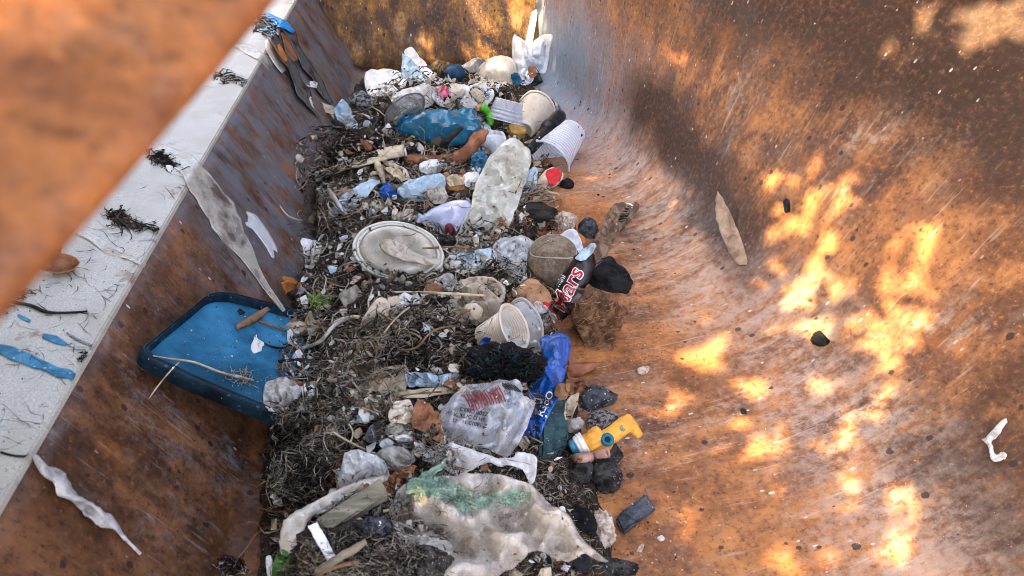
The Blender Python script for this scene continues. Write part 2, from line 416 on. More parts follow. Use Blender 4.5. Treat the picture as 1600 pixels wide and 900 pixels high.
def film(name, pts, mat, label=None, cat=None, lift=.004, k=.5, dome=.0, crumple=.003, freq=45, t=.0006, group=None, parent=None,
         jag=1.3, smooth_n=4, curl=.0, ridge=None, yaw=0.0, res=24, drape=True, at_px=None, sharp=False, reg=True, gap=.0008):
    """a sheet of this outline lying on whatever is under it, domed, crumpled and with a thickness"""
    _seed[0] += 1; sd = _seed[0] * 3.17; rnd = random.Random(_seed[0])
    cx = sum(p[0] for p in pts) / len(pts); cy = sum(p[1] for p in pts) / len(pts)
    if at_px: cx, cy = at_px
    h, hn = hit(cx, cy)
    n, e1, e2 = frame(h, k, yaw)
    c = h + (CAM - h).normalized() * lift
    ol = pts if sharp else spline(pts, smooth_n)
    if jag and not sharp: ol = [(x + jag * (nz((x, y, 0), .13, sd) * 1.6 + nz((x, y, 0), .5, sd + 3)), y + jag * (nz((x, y, 0), .13, sd + 9) * 1.6 + nz((x, y, 0), .5, sd + 5))) for x, y in ol]
    P2 = []
    for x, y in ol:
        q = on_plane(x, y, c, n) - c; P2.append((q.dot(e1), q.dot(e2)))
    xs = [p[0] for p in P2]; ys = [p[1] for p in P2]; size = max(max(xs) - min(xs), max(ys) - min(ys)); hh = size / res
    if sharp:
        den = []
        for i in range(len(P2)):
            a = P2[i]; b = P2[(i + 1) % len(P2)]; m = max(1, int(math.hypot(b[0] - a[0], b[1] - a[1]) / hh))
            den += [(a[0] + (b[0] - a[0]) * j / m, a[1] + (b[1] - a[1]) * j / m) for j in range(m)]
        P2 = den
    pv = [Vector(p) for p in P2]; nb = len(pv); md = 1e-9; ds = [0.0] * nb
    y = min(ys) + hh * .5; row = 0
    while y < max(ys):
        x = min(xs) + hh * (.5 if row % 2 else 0)
        while x < max(xs):
            q = (x + rnd.uniform(-.2, .2) * hh, y + rnd.uniform(-.2, .2) * hh)
            if inside(q, P2):
                d = edist(q, P2)
                if d > hh * .35: pv.append(Vector(q)); ds.append(d); md = max(md, d)
            x += hh
        y += hh * .87; row += 1
    r = delaunay_2d_cdt(pv, [(i, (i + 1) % nb) for i in range(nb)], [], 1, 1e-7)
    vs, fs, orig = r[0], r[2], r[3]
    V = []; folds = []
    for per, amp in ((1.1, 1.0), (.7, .9), (.48, .85), (.36, .7), (.26, .6), (.19, .5), (.13, .32)):
        a = rnd.uniform(0, 3.14); folds.append((math.cos(a) / (size * per), math.sin(a) / (size * per), rnd.random(), amp))
    wl = .22 * size; wf = 2.2 / size
    for i, v in enumerate(vs):
        d = ds[orig[i][0]] if orig[i] and orig[i][0] < len(ds) else 0.0
        kk = d / md
        g = (v.x, v.y, 0)
        gx, gy = v.x + wl * nz(g, wf, sd), v.y + wl * nz(g, wf, sd + 8); cr = 0.0
        for fx, fy, fo, am in folds:
            q = gx * fx + gy * fy + fo; w_ = 2 * abs(q - math.floor(q + .5)); cr += am * ((2 * w_ - 1) if am in (1.0, .85, .6) else (1 - 2 * w_ ** .55) * .9)
        cr = cr * .55 + .35 * (1 - 3 * abs(nz(g, freq * 1.6, sd + 5))) + .15 * nz(g, freq * 4.5, sd + 2)
        zz = dome * .75 * (1 - (1 - min(1, kk)) ** 2) * (1 + .5 * nz(g, 2.4 / size, sd + 6)) + 1.25 * crumple * cr * (.55 + .45 * min(1, kk * 2.5)) + curl * (1 - kk) ** 2 * (.6 + nz(g, freq * .4, sd + 7))
        if ridge: zz += ridge[0] * (.6 + 1.2 * nz(g, 40, sd + 4)) * math.sin((v.x * math.cos(ridge[2]) + v.y * math.sin(ridge[2])) * 6.283 / ridge[1] + 1.8 * nz(g, 30, sd)) * min(1, kk * 3)
        p = c + e1 * v.x + e2 * v.y + n * zz
        if drape:
            dd = p - CAM; L = dd.length; dd /= L
            hh_ = BVH.ray_cast(CAM + dd * .05, dd)
            if hh_[0] is not None:
                hl = (hh_[0] - CAM).length
                if hl < L + gap: p = CAM + dd * (hl - gap - crumple * .55 * max(0, cr + .9))
        V.append(p)
    fl = []
    for f in fs:
        a, b, d = (V[f[0]], V[f[1]], V[f[2]])
        fl.append(tuple(f) if (b - a).cross(d - a).dot(n) > 0 else tuple(reversed(f)))
    o = mesh(name, V, fl, mat, parent, sharp=24)
    if t: solid(o, t)
    if label: tag(o, label, cat, group)
    if reg: keep(V, fl)
    return o

def place(px, py, off=0.0):
    h, n = hit(px, py); return h + (CAM - h).normalized() * off

def rock(name, px, py, rx, ry, mat, label, cat='stone', ang=0, depth=.8, facets=12, rough=.13, freq=2.6, group=None, k=.65, sub=4, sink=.35, soft=.0, reg=True, parent=None):
    _seed[0] += 1; rnd = random.Random(_seed[0] * 11 + 3); sd = _seed[0] * 1.7
    h, _ = hit(px, py); n, e1, e2 = frame(h, k); m = ppm(h)
    a = R(-ang); u = e1 * math.cos(a) + e2 * math.sin(a); w = n.cross(u)
    A, B = rx * m, ry * m; D = min(A, B) * depth
    bm = bmesh.new(); bmesh.ops.create_icosphere(bm, subdivisions=sub, radius=1)
    pl = []
    for i in range(facets):
        d = Vector((rnd.gauss(0, 1), rnd.gauss(0, 1), rnd.gauss(0, 1))).normalized(); pl.append((d, rnd.uniform(.52, .88)))
    c = h + n * D * (1 - sink)
    V = []
    for v in bm.verts:
        d = v.co.normalized(); r = 1.0
        for q, l in pl:
            dq = d.dot(q)
            if dq > .05: r = min(r, l / dq)
        r = r * (1 - soft) + soft
        r *= 1.06 + rough * fbm(d, freq, sd, 5)
        V.append(c + u * d.x * r * A + w * d.y * r * B + n * d.z * r * D)
    FC = [tuple(v.index for v in f.verts) for f in bm.faces]; bm.free()
    o = mesh(name, V, FC, mat, parent, sharp=30)
    if label: tag(o, label, cat, group)
    if reg: keep(V, FC)
    return o

def lathe_vf(P0, P1, prof, seg=40, wob=0.0, sd=0.0, squash=(1, 1), ref=None):
    """prof: list of (t along the axis 0..1, radius in metres)"""
    ax = (P1 - P0); L = ax.length; ax /= L
    e1 = ((ref or Vector((0, 0, 1))) - ax * (ref or Vector((0, 0, 1))).dot(ax))
    e1 = e1.normalized() if e1.length > 1e-4 else ax.orthogonal().normalized()
    e2 = ax.cross(e1); V = []
    for (t, r) in prof:
        for j in range(seg):
            an = 2 * math.pi * j / seg
            w = 1 + wob * (nz((math.cos(an) * 1.3, math.sin(an) * 1.3, t * 1.4), 1, sd) + .5 * nz((math.cos(an) * 3, math.sin(an) * 3, t * 2), 1, sd + 4))
            V.append(P0 + ax * (t * L) + (e1 * math.cos(an) * squash[0] + e2 * math.sin(an) * squash[1]) * r * w)
    m = len(prof)
    FC = [(i * seg + j, i * seg + (j + 1) % seg, (i + 1) * seg + (j + 1) % seg, (i + 1) * seg + j) for i in range(m - 1) for j in range(seg)]
    return V, FC
def lathe(name, P0, P1, prof, mat, label=None, cat=None, t=None, parent=None, group=None, reg=True, **kw):
    V, FC = lathe_vf(P0, P1, prof, **kw)
    o = mesh(name, V, FC, mat, parent)
    if t: solid(o, t, 0)
    if label: tag(o, label, cat, group)
    if reg: keep(V, FC)
    return o
def cup(name, b, rm, rb, rr, mat, label, off=(.01, .02), ribs=0, wob=.05, lip=True, cat='cup', base=True, smooth_to=.55, sd=0.0, squash=(1, 1), group=None, mat_rim=None):
    """a throw-away cup lying on the heap: b and rm are the photograph's places of base and rim centres, radii in pixels"""
    P0, P1 = place(b[0], b[1], off[0]), place(rm[0], rm[1], off[1]); m = ppm((P0 + P1) / 2); rb *= m; rr *= m
    prof = []
    if base: prof += [(.035, 0.0001), (.035, rb * .45), (.028, rb * .5), (.03, rb * .72), (.0, rb * .78), (.0, rb * .9), (.015, rb)]
    N = 60 if ribs else 14
    for i in range(1, N + 1):
        t = i / N; r = rb + (rr - rb) * t
        if ribs and t > 1 - smooth_to: r += rb * .022 * math.sin(t * ribs * 6.283)
        prof.append((t * .97, r))
    body = lathe(name, P0, P1, prof, mat, label, cat, t=None, wob=wob, sd=sd, squash=squash, group=group)
    if lip:
        q = [(.965 + .022 * math.sin(a), rr + .0018 + .0016 * math.cos(a)) for a in [i * math.pi / 4 for i in range(9)]]
        lathe('rolled_rim', P0, P1, q, mat_rim or mat, parent=body, wob=wob, sd=sd, squash=squash, reg=False)
    return body
def tube(name, pts, r, mat, label=None, cat=None, taper=None, seg=7, group=None, parent=None, jit=.0, flat=1.0, n=5, hollow=False, reg=True, air=False):
    """pts: (px, py, lift in metres); r: radius in pixels (number or one per point)"""
    _seed[0] += 1; sd = _seed[0] * 2.3
    rs = r if isinstance(r, (list, tuple)) else [r] * len(pts)
    q = spline([(p[0], p[1], p[2] if len(p) > 2 else .002, rr) for p, rr in zip(pts, rs)], n, False)
    P = []; RR = []
    if air:
        ends = [place(p[0], p[1], p[2]) for p in (q[0], q[-1])]
        dep = [(e - CAM).dot(FWD) for e in ends]
    for i, (x, y, l, rr) in enumerate(q):
        if air:
            t = i / (len(q) - 1); w = CAM + ray(x, y) / 1.0 * (1 / ((1 - t) / dep[0] + t / dep[1]))
        else: w = place(x, y, l)
        m = ppm(w); RR.append(max(.00025, rr * m)); P.append(w + (CAM - w).normalized() * rr * m * .5)
    if not air and len(P) > 4:
        for _ in range(2): P = [P[0]] + [(P[i - 1] + P[i] * 2 + P[i + 1]) / 4 for i in range(1, len(P) - 1)] + [P[-1]]
    V = []
    for i, p in enumerate(P):
        d = (P[min(i + 1, len(P) - 1)] - P[max(i - 1, 0)]).normalized()
        toc = (CAM - p).normalized(); e1 = d.cross(toc).normalized(); e2 = e1.cross(d)
        for j in range(seg):
            an = 2 * math.pi * j / seg; rr = RR[i] * (1 + jit * nz((p.x, p.y, p.z + j * .05), 160, sd))
            V.append(p + (e1 * math.cos(an) + e2 * math.sin(an) * flat) * rr)
    m = len(P)
    FC = [(i * seg + j, i * seg + (j + 1) % seg, (i + 1) * seg + (j + 1) % seg, (i + 1) * seg + j) for i in range(m - 1) for j in range(seg)]
    if not hollow: FC += [tuple(reversed(range(seg))), tuple((m - 1) * seg + j for j in range(seg))]
    o = mesh(name, V, FC, mat, parent)
    if hollow: solid(o, .0006, -1)
    if label: tag(o, label, cat, group)
    if reg: keep(V, FC)
    return o
def ribbon(name, pts, mat, label=None, cat=None, crumple=.0015, freq=70, across=7, n=6, t=.0005, group=None, parent=None, twist=.0, edge=.0, reg=True, step=0.0):
    """a strip lying on things: pts are (px, py, half width in px, lift)"""
    _seed[0] += 1; sd = _seed[0] * 1.9
    q = spline([(p[0], p[1], p[2], p[3] if len(p) > 3 else .003) for p in pts], n, False); V = []
    for i, (x, y, w, l) in enumerate(q):
        a = q[max(0, i - 1)]; b = q[min(len(q) - 1, i + 1)]; dx, dy = b[0] - a[0], b[1] - a[1]; L = math.hypot(dx, dy) or 1; nx, ny = -dy / L, dx / L
        for j in range(across):
            u = j / (across - 1) * 2 - 1; ww = w * (1 + edge * (nz((x, y, (1 if u > 0 else -1) * 40), .035, sd) + .25 * nz((x, y, u * 3), .12, sd)))
            P = place(x + nx * u * ww, y + ny * u * ww, l)
            cr = 1 - 3 * abs(nz((P.x, P.y, P.z), freq, sd))
            V.append(P + (CAM - P).normalized() * max(-l * .8, crumple * cr + twist * (1 - u * u)))
    m = len(q)
    for j in range(across):                          # a strip bridges the drops below it instead of following them
        D = [(V[i * across + j] - CAM).length for i in range(m)]; S = list(D)
        for _ in range(14): S = [min(S[i], D[i]) if i in (0, m - 1) else min(D[i], (S[i - 1] + S[i] + S[i + 1]) / 3) for i in range(m)]
        for i in range(m): V[i * across + j] = CAM + (V[i * across + j] - CAM) * (S[i] / D[i])
    FC = [(i * across + j, i * across + j + 1, (i + 1) * across + j + 1, (i + 1) * across + j) for i in range(m - 1) for j in range(across - 1)]
    FC2 = []
    for f in FC:
        nn = (V[f[1]] - V[f[0]]).cross(V[f[3]] - V[f[0]]); FC2.append(f if nn.dot(CAM - V[f[0]]) > 0 else tuple(reversed(f)))
    o = mesh(name, V, FC2, mat, parent); solid(o, t)
    if label: tag(o, label, cat, group)
    if reg: keep(V, FC2)
    return o
def lettering(body, origin, ang, size, mat, parent, lift=.0006, fat=0.0, name='lettering', squeeze=1.0, shear=0.0):
    """writing laid onto the piece under it; origin, size in pixels"""
    settle()
    cu = bpy.data.curves.new('writing', 'FONT'); cu.body = body; cu.size = 1; cu.offset = fat; cu.shear = shear
    t = bpy.data.objects.new('writing', cu); COL.objects.link(t)
    me = bpy.data.meshes.new_from_object(t.evaluated_get(bpy.context.evaluated_depsgraph_get()))
    bpy.data.objects.remove(t)
    bm = bmesh.new(); bm.from_mesh(me); bmesh.ops.triangulate(bm, faces=bm.faces[:]); bmesh.ops.subdivide_edges(bm, edges=[e for e in bm.edges if e.calc_length() > .12], cuts=3, use_grid_fill=True); bmesh.ops.triangulate(bm, faces=bm.faces[:]); bm.to_mesh(me); bm.free()
    c, s = math.cos(R(ang)), math.sin(R(ang)); V = []
    for v in me.vertices:
        x, y = v.co.x * size * squeeze, v.co.y * size
        V.append(place(origin[0] + x * c + y * s, origin[1] + x * s - y * c, lift))
    FC = [tuple(p.vertices) for p in me.polygons]
    return mesh(name, V, FC, mat, parent, smooth=False)

_sm = {}
def strands(name, poly, n, mats, label, cat=None, kind=None, ln=(20, 60), rad=(.5, 1.3), lift=(.001, .012), flat=.35, group=None, wig=.9, dirn=None, parent=None, reg=False, steps=8, ribbon_w=None):
    """a tangle of dried fibres over a patch of the heap"""
    _seed[0] += 1; rnd = random.Random(_seed[0] * 5 + 1); V = []; FC = []; MI = []
    xs = [p[0] for p in poly]; ys = [p[1] for p in poly]; made = 0; tries = 0
    while made < n and tries < n * 12:
        tries += 1
        x, y = rnd.uniform(min(xs), max(xs)), rnd.uniform(min(ys), max(ys))
        if not inside((x, y), poly): continue
        made += 1
        a = rnd.uniform(0, 6.283) if dirn is None else R(dirn) + rnd.gauss(0, .5)
        L = rnd.uniform(*ln); st = L / steps; l0 = rnd.uniform(*lift); rr = rnd.uniform(*rad); tone = nz((x, y, 0), .016, 21) * 2.2; mi = rnd.choices(range(len(mats)), [m[1] * math.exp(tone * (-1 if q == 0 else (.1 if q == 1 else 1))) for q, m in enumerate(mats)])[0]
        ph = rnd.uniform(0, 6); P = []; bend = rnd.gauss(0, wig) / steps
        for i in range(steps + 1):
            h = hit(x, y)[0]
            hump = math.sin(math.pi * i / steps)
            P.append(h + (CAM - h).normalized() * (.0006 + l0 * (.25 + .75 * hump)))
            x += math.cos(a) * st; y += math.sin(a) * st * .8; a += bend + rnd.gauss(0, wig * .45)
            if not inside((x, y), poly) and rnd.random() < .5: a += 2.4
        P = [P[0]] + [(P[i - 1] + P[i] * 1.5 + P[i + 1]) / 3.5 for i in range(1, steps)] + [P[-1]]
        k0 = len(V)
        for i, p in enumerate(P):
            d = (P[min(i + 1, steps)] - P[max(i - 1, 0)])
            if d.length < 1e-7: d = Vector((1, 0, 0))
            d.normalize(); toc = (CAM - p).normalized(); e1 = d.cross(toc)
            e1 = e1.normalized() if e1.length > 1e-5 else RGT.copy()
            e2 = e1.cross(d); w = rr * ppm(p) * (1 - .55 * abs(2 * i / steps - 1) ** 2)
            tw = ph + i * .5; u = e1 * math.cos(tw) + e2 * math.sin(tw); v = e2 * math.cos(tw) - e1 * math.sin(tw)
            V += [p + u * w, p + v * w * flat * .9 - u * w * .3, p - u * w, p - v * w * flat]
        for i in range(steps):
            for j in range(4): FC.append((k0 + i * 4 + j, k0 + i * 4 + (j + 1) % 4, k0 + i * 4 + 4 + (j + 1) % 4, k0 + i * 4 + 4 + j)); MI.append(mi)
    o = mesh(name, V, FC, [m[0] for m in mats], parent, mi=MI)
    if label: tag(o, label, cat, group, kind)
    if reg: keep(V, FC)
    return o
def flakes(name, poly, n, mats, label, size=(2, 7), lift=(.0005, .008), kind='stuff', flat=True, parent=None, cat=None):
    """loose crumbs and scraps too many to count"""
    _seed[0] += 1; rnd = random.Random(_seed[0] * 7 + 2); V = []; FC = []; MI = []
    xs = [p[0] for p in poly]; ys = [p[1] for p in poly]; made = 0; tries = 0
    while made < n and tries < n * 12:
        tries += 1
        x, y = rnd.uniform(min(xs), max(xs)), rnd.uniform(min(ys), max(ys))
        if not inside((x, y), poly): continue
        made += 1
        h, hn = hit(x, y); s = rnd.uniform(*size) ** 1.0 * ppm(h) * rnd.choice((.5, .7, 1, 1.2)); mi = rnd.choices(range(len(mats)), [m[1] for m in mats])[0]
        nn = (hn + (CAM - h).normalized() * .5 + Vector((rnd.gauss(0, .5), rnd.gauss(0, .5), rnd.gauss(0, .3)))).normalized()
        e1 = nn.orthogonal().normalized(); e1 = Matrix.Rotation(rnd.uniform(0, 6.28), 3, nn) @ e1; e2 = nn.cross(e1)
        c = h + (CAM - h).normalized() * rnd.uniform(*lift); m = rnd.choice((4, 5, 6, 7)); k0 = len(V); asp = rnd.uniform(.35, 1)
        ring = []
        for j in range(m):
            an = 6.283 * j / m + rnd.uniform(-.3, .3); r = s * rnd.uniform(.6, 1.1); ring.append(c + e1 * math.cos(an) * r + e2 * math.sin(an) * r * asp + nn * rnd.uniform(-.25, .25) * s)
        th = s * (rnd.uniform(.05, .2) if flat else rnd.uniform(.5, .9))
        V += ring + [p - nn * th for p in ring] + [c + nn * s * (.12 if flat else .4)]
        for j in range(m):
            FC.append((k0 + j, k0 + (j + 1) % m, k0 + 2 * m)); MI.append(mi)
            FC.append((k0 + j, k0 + m + j, k0 + m + (j + 1) % m, k0 + (j + 1) % m)); MI.append(mi)
        FC.append(tuple(k0 + m + j for j in range(m))[::-1]); MI.append(mi)
    o = mesh(name, V, FC, [m[0] for m in mats], parent, mi=MI, smooth=not flat)
    tag(o, label, cat, None, kind)
    return o
# ---------------------------------------------------------------- materials of the litter
MF_clear = film_material('clear_plastic', (.80, .84, .84), .28, .15, scale=60, dens=.2)
MF_cup = film_material('milky_cup_plastic', (.74, .80, .88), .50, .18, dirt=(.45, .38, .28), dirt_amt=.25, scale=25, dens=.12)
MF_cream = film_material('cream_cup_plastic', (.84, .77, .64), .66, .25, dirt=(.5, .36, .2), dirt_amt=.4, scale=25, dens=.12)
MF_milky = film_material('milky_film', (.88, .88, .84), .78, .22, dirt=(.35, .30, .22), dirt_amt=.35, scale=50, crease=.8)
MF_bag = film_material('thin_bag_film', (.90, .83, .71), .34, .13, dirt=(.40, .33, .22), dirt_amt=.3, scale=34, dens=.16, crease=1.0)
MF_beige = film_material('beige_film', (.60, .51, .38), .88, .4, dirt=(.25, .19, .12), dirt_amt=.5, scale=60, dens=.1)
MF_sage = film_material('dirty_bottle_plastic', (.66, .66, .56), .70, .14, dirt=(.30, .24, .14), dirt_amt=.5, scale=45, dens=.06)
MF_lid = film_material('clear_lid_plastic', (.90, .83, .66), .36, .10, dirt=(.52, .46, .33), dirt_amt=.6, scale=28, dens=.2)
MF_teal = film_material('teal_bag_film', (.015, .18, .30), .88, .12, dirt=(.01, .06, .10), dirt_amt=.6, scale=40, dens=.08)
MF_blue = film_material('royal_blue_film', (.003, .105, .45), .98, .16, dirt=(.004, .05, .22), dirt_amt=.4, scale=26, dens=.03, crease=.8)
MF_pale = film_material('pale_blue_film', (.52, .68, .76), .88, .3, dirt=(.30, .30, .28), dirt_amt=.5, scale=60, dens=.1)
MF_tape = film_material('dried_film', (.80, .75, .62), .26, .2, dirt=(.30, .25, .15), dirt_amt=.6, scale=70, dens=.5)
MF_pack = film_material('packet_film', (.84, .87, .88), .32, .10, dirt=(.36, .28, .2), dirt_amt=.45, scale=34, dens=.2, crease=.9)
M_paper = mottled('white_paper', (.70, .71, .68), (.86, .86, .81), 45, c=(.52, .50, .44), rough=.8, bump=.4)
M_rag = mottled('grey_rag', (.26, .24, .20), (.55, .52, .46), 70, c=(.70, .68, .62), rough=.9, bump=.8, dist=.002)
M_tan = mottled('tan_skin', (.26, .20, .12), (.48, .40, .28), 70, c=(.60, .52, .38), rough=.8, bump=.7, dist=.0015, specks=(.12, .08, .05))
M_shell = mottled('pale_shell', (.46, .38, .27), (.66, .60, .48), 60, c=(.3, .2, .12), rough=.6, bump=.6)
M_brown = mottled('brown_leaf', (.13, .055, .028), (.27, .125, .06), 55, c=(.38, .2, .1), rough=.6, bump=.5, specks=(.06, .03, .02))
M_pod = mottled('brown_pod', (.20, .075, .035), (.36, .16, .08), 40, rough=.35, bump=.4)
M_orange = mottled('orange_leaf', (.34, .12, .03), (.52, .22, .06), 60, rough=.5)
M_stick = mottled('straw_wood', (.42, .34, .20), (.66, .56, .38), 40, rough=.7, stretch=(1, 1, 1))
M_twig = mottled('brown_twig', (.14, .075, .035), (.26, .15, .08), 80, rough=.8)
M_fibre0 = plain('black_fibre', (.009, .007, .006), .9)
M_fibre1 = plain('brown_fibre', (.095, .072, .048), .9)
M_fibre2 = plain('grey_fibre', (.33, .29, .22), .8)
M_fibre3 = plain('straw_fibre', (.42, .36, .25), .7)
M_fibre4 = plain('rust_fibre', (.20, .085, .035), .8)
M_basalt = mottled('dark_stone', (.008, .008, .008), (.055, .053, .050), 130, c=(.028, .024, .02), rough=.75, bump=.9, dist=.002, specks=(.42, .42, .42))
M_granite = mottled('speckled_stone', (.025, .025, .025), (.26, .26, .25), 260, rough=.8, bump=.9, dist=.002, specks=(.6, .6, .58), contrast=.07)
M_slate = mottled('blue_black_stone', (.014, .017, .020), (.070, .078, .086), 120, rough=.5, bump=.6, dist=.0015, specks=(.5, .55, .58))
M_black = mottled('black_stone', (.003, .0035, .004), (.016, .017, .019), 90, rough=.7, bump=.7, dist=.0015)
M_coral = mottled('porous_coral', (.30, .23, .17), (.62, .53, .44), 190, rough=.9, bump=1.0, dist=.003, specks=(.12, .08, .05))
M_grey = mottled('grey_pebble', (.20, .185, .16), (.40, .38, .33), 60, rough=.7, bump=.6, specks=(.6, .58, .52))
M_husk = mottled('coconut_husk', (.085, .045, .022), (.26, .15, .08), 110, c=(.05, .028, .016), rough=.95, bump=1.0, dist=.004, stretch=(1, .45, 1))
M_char = mottled('charred_wood', (.005, .005, .005), (.04, .036, .03), 90, rough=.8, bump=1.0, dist=.003, stretch=(.25, 1, 1), rot=(0, 0, R(30)))
M_drift = mottled('grey_driftwood', (.20, .17, .13), (.46, .41, .33), 120, c=(.56, .5, .42), rough=.85, bump=1.0, dist=.002, stretch=(1, .12, 1), rot=(0, 0, R(-10)))
M_plank = mottled('weathered_plank', (.17, .15, .10), (.36, .32, .23), 120, c=(.25, .2, .13), rough=.9, bump=1.0, dist=.002, stretch=(.15, 1, 1), rot=(0, 0, R(-28)))
M_ball = mottled('worn_ball_felt', (.15, .115, .08), (.28, .225, .155), 220, c=(.11, .08, .055), rough=.95, bump=1.0, dist=.002, contrast=.2, specks=(.30, .26, .2))
M_green = mottled('green_algae', (.17, .33, .21), (.36, .52, .38), 120, c=(.55, .66, .55), rough=.7, bump=.9, dist=.002)
M_moss = plain('bright_moss', (.20, .42, .05), .7)
M_cap = plain('green_cap_plastic', (.12, .50, .03), .35)
M_tray0 = mottled('blue_tray_plastic', (.010, .075, .135), (.055, .29, .47), 14, c=(.012, .05, .075), rough=.32, bump=.4, contrast=.2)
M_tray1 = mottled('dark_tray_rim', (.004, .010, .015), (.010, .030, .045), 60, rough=.45, specks=(.08, .13, .16))
M_blackp = plain('black_plastic', (.010, .012, .014), .35)
M_red = plain('red_print', (.55, .012, .02), .4)
M_white = plain('white_print', (.86, .85, .81), .5)
M_ink = plain('black_ink', (.012, .012, .014), .5)
M_pink = plain('pink_plastic', (.72, .12, .25), .4)
M_wrap = mottled('black_wrapper_foil', (.004, .0035, .004), (.022, .010, .008), 60, rough=.28, bump=.4, spec=.45)
M_wrapb = mottled('brown_wrapper_foil', (.085, .05, .032), (.22, .15, .10), 140, rough=.4, bump=.6, stretch=(1, .12, 1), rot=(0, 0, R(25)))
M_yellow = mottled('yellow_toy_plastic', (.60, .27, .035), (.74, .36, .05), 90, c=(.50, .22, .04), rough=.45, bump=.3, spec=.3, specks=(.22, .11, .03))
M_toyteal = plain('teal_toy_plastic', (.01, .13, .20), .35)
M_cork = mottled('ochre_cap', (.34, .19, .04), (.62, .40, .12), 70, rough=.6)
M_maroon = plain('maroon_plastic', (.10, .008, .012), .35)
M_stain = mottled('blue_green_plastic', (.015, .12, .20), (.06, .26, .38), 80, rough=.5, specks=(.4, .48, .5))
M_panel = mottled('dark_green_board', (.010, .026, .028), (.03, .07, .075), 90, rough=.55, bump=.6, specks=(.10, .14, .14))
M_lav = film_material('lavender_plastic', (.66, .70, .86), .70, .2, dirt=(.45, .38, .32), dirt_amt=.3, scale=20, dens=.1)

# ---------------------------------------------------------------- blue tray on the left, half under the heap
def make_tray():
    ol = spline([(222, 548), (238, 530), (300, 480), (325, 461), (350, 457), (380, 462), (470, 487), (500, 500), (475, 640), (440, 650), (412, 638), (330, 604), (250, 568)], 5)
    A, B, D_ = place(335, 460, .026), place(224, 549, .026), place(440, 628, .036)
    c = (A + B + D_) / 3; n = (A - B).cross(D_ - B).normalized()
    if n.dot(CAM - c) < 0: n = -n
    e1 = (RGT - n * RGT.dot(n)).normalized(); e2 = n.cross(e1)
    P = []
    for x, y in ol:
        q = on_plane(x, y, c, n) - c; P.append(Vector((q.dot(e1), q.dot(e2))))
    g = sum(P, Vector((0, 0))) / len(P); m = len(P)
    root = empty('plastic_tray', c, 'blue plastic tray with a dark raised rim at the left of the heap', 'tray')
    def ring(k, z): return [c + e1 * (g + (p - g) * k).x + e2 * (g + (p - g) * k).y + n * (z + .0006 * nz(((p * k).x, (p * k).y, 0), 60, 2)) for p in P]
    rings = [ring(k, z) for k, z in ((.08, -.0065), (.25, -.0067), (.5, -.0060), (.7, -.0066), (.86, -.0062), (.90, -.0055))]
    V = [p for r in rings for p in r]; V.append(sum(rings[0], Vector((0, 0, 0))) / m); z_ = len(V) - 1
    FC = [(i * m + (j + 1) % m, (i + 1) * m + (j + 1) % m, (i + 1) * m + j, i * m + j) for i in range(len(rings) - 1) for j in range(m)] + [(j, z_, (j + 1) % m) for j in range(m)]
    solid(mesh('tray_floor', V, FC, M_tray0, root), .0016); keep(V, FC)
    rings = [ring(k, z) for k, z in ((.90, -.0055), (.915, -.004), (.93, -.001), (.94, .001), (.955, .0012), (.958, .0002), (.972, .0002), (.976, .0012), (.992, .001), (1.0, -.0005), (1.0, -.005), (.985, -.006), (.975, -.012), (.955, -.0135), (.93, -.0135))]
    V = [p for r in rings for p in r]
    FC = [((i + 1) * m + j, i * m + j, i * m + (j + 1) % m, (i + 1) * m + (j + 1) % m) for i in range(len(rings) - 1) for j in range(m)]
    mesh('tray_rim', V, FC, M_tray1, root); keep(V, FC)
make_tray(); settle()

# ---------------------------------------------------------------- the matted fibres of the heap
HEAP = [(430, 905), (420, 760), (425, 640), (440, 560), (470, 450), (470, 330), (462, 215), (520, 180), (600, 130), (700, 115), (800, 125), (850, 190), (870, 330), (870, 520), (880, 700), (900, 905)]
DARK = [(M_fibre0, 3.2), (M_fibre1, 4), (M_fibre2, 3), (M_fibre3, 1.1), (M_fibre4, .7)]
flakes('litter_debris', HEAP, 2600, [(M_fibre1, 3), (M_fibre2, 3), (M_shell, 1.2), (M_brown, 1.5), (M_paper, .6), (M_tan, 2), (MF_pale, .5), (M_fibre0, 3)], 'crumbs of shell, leaf and plastic mixed into the dark seaweed bed', (2.5, 9), (.001, .012))
strands('seaweed_debris', HEAP, 6500, DARK, 'dark dried seaweed fibres matted over the whole heap', None, 'stuff', (16, 64), (.25, .85), (.001, .016), wig=1.6)

flakes('scrap_debris', HEAP, 760, [(M_tan, 3), (M_shell, 3), (M_brown, 2), (M_rag, 3), (MF_milky, 3), (M_paper, 1.5), (MF_pale, 1), (M_drift, 2), (M_pod, 1), (MF_beige, 2), (M_fibre1, 2)], 'broken leaves, shells and rag bits tumbled through the heap', (5, 13), (.003, .014))
strands('grass_debris', HEAP, 650, [(M_fibre1, 3), (M_fibre2, 4), (M_tan, 1.5), (M_fibre3, 1)], 'flat grey tan blades of dried eelgrass matted through the heap', None, 'stuff', (40, 120), (.7, 2.0), (.003, .018), flat=.15, wig=1.2)
strands('fuzz_debris', HEAP, 6000, [(M_fibre0, 2), (M_fibre1, 4), (M_fibre2, 4), (M_fibre3, 1)], 'fine hair like fibres felted through the heap', None, 'stuff', (10, 44), (.18, .42), (.001, .012), wig=2.2)
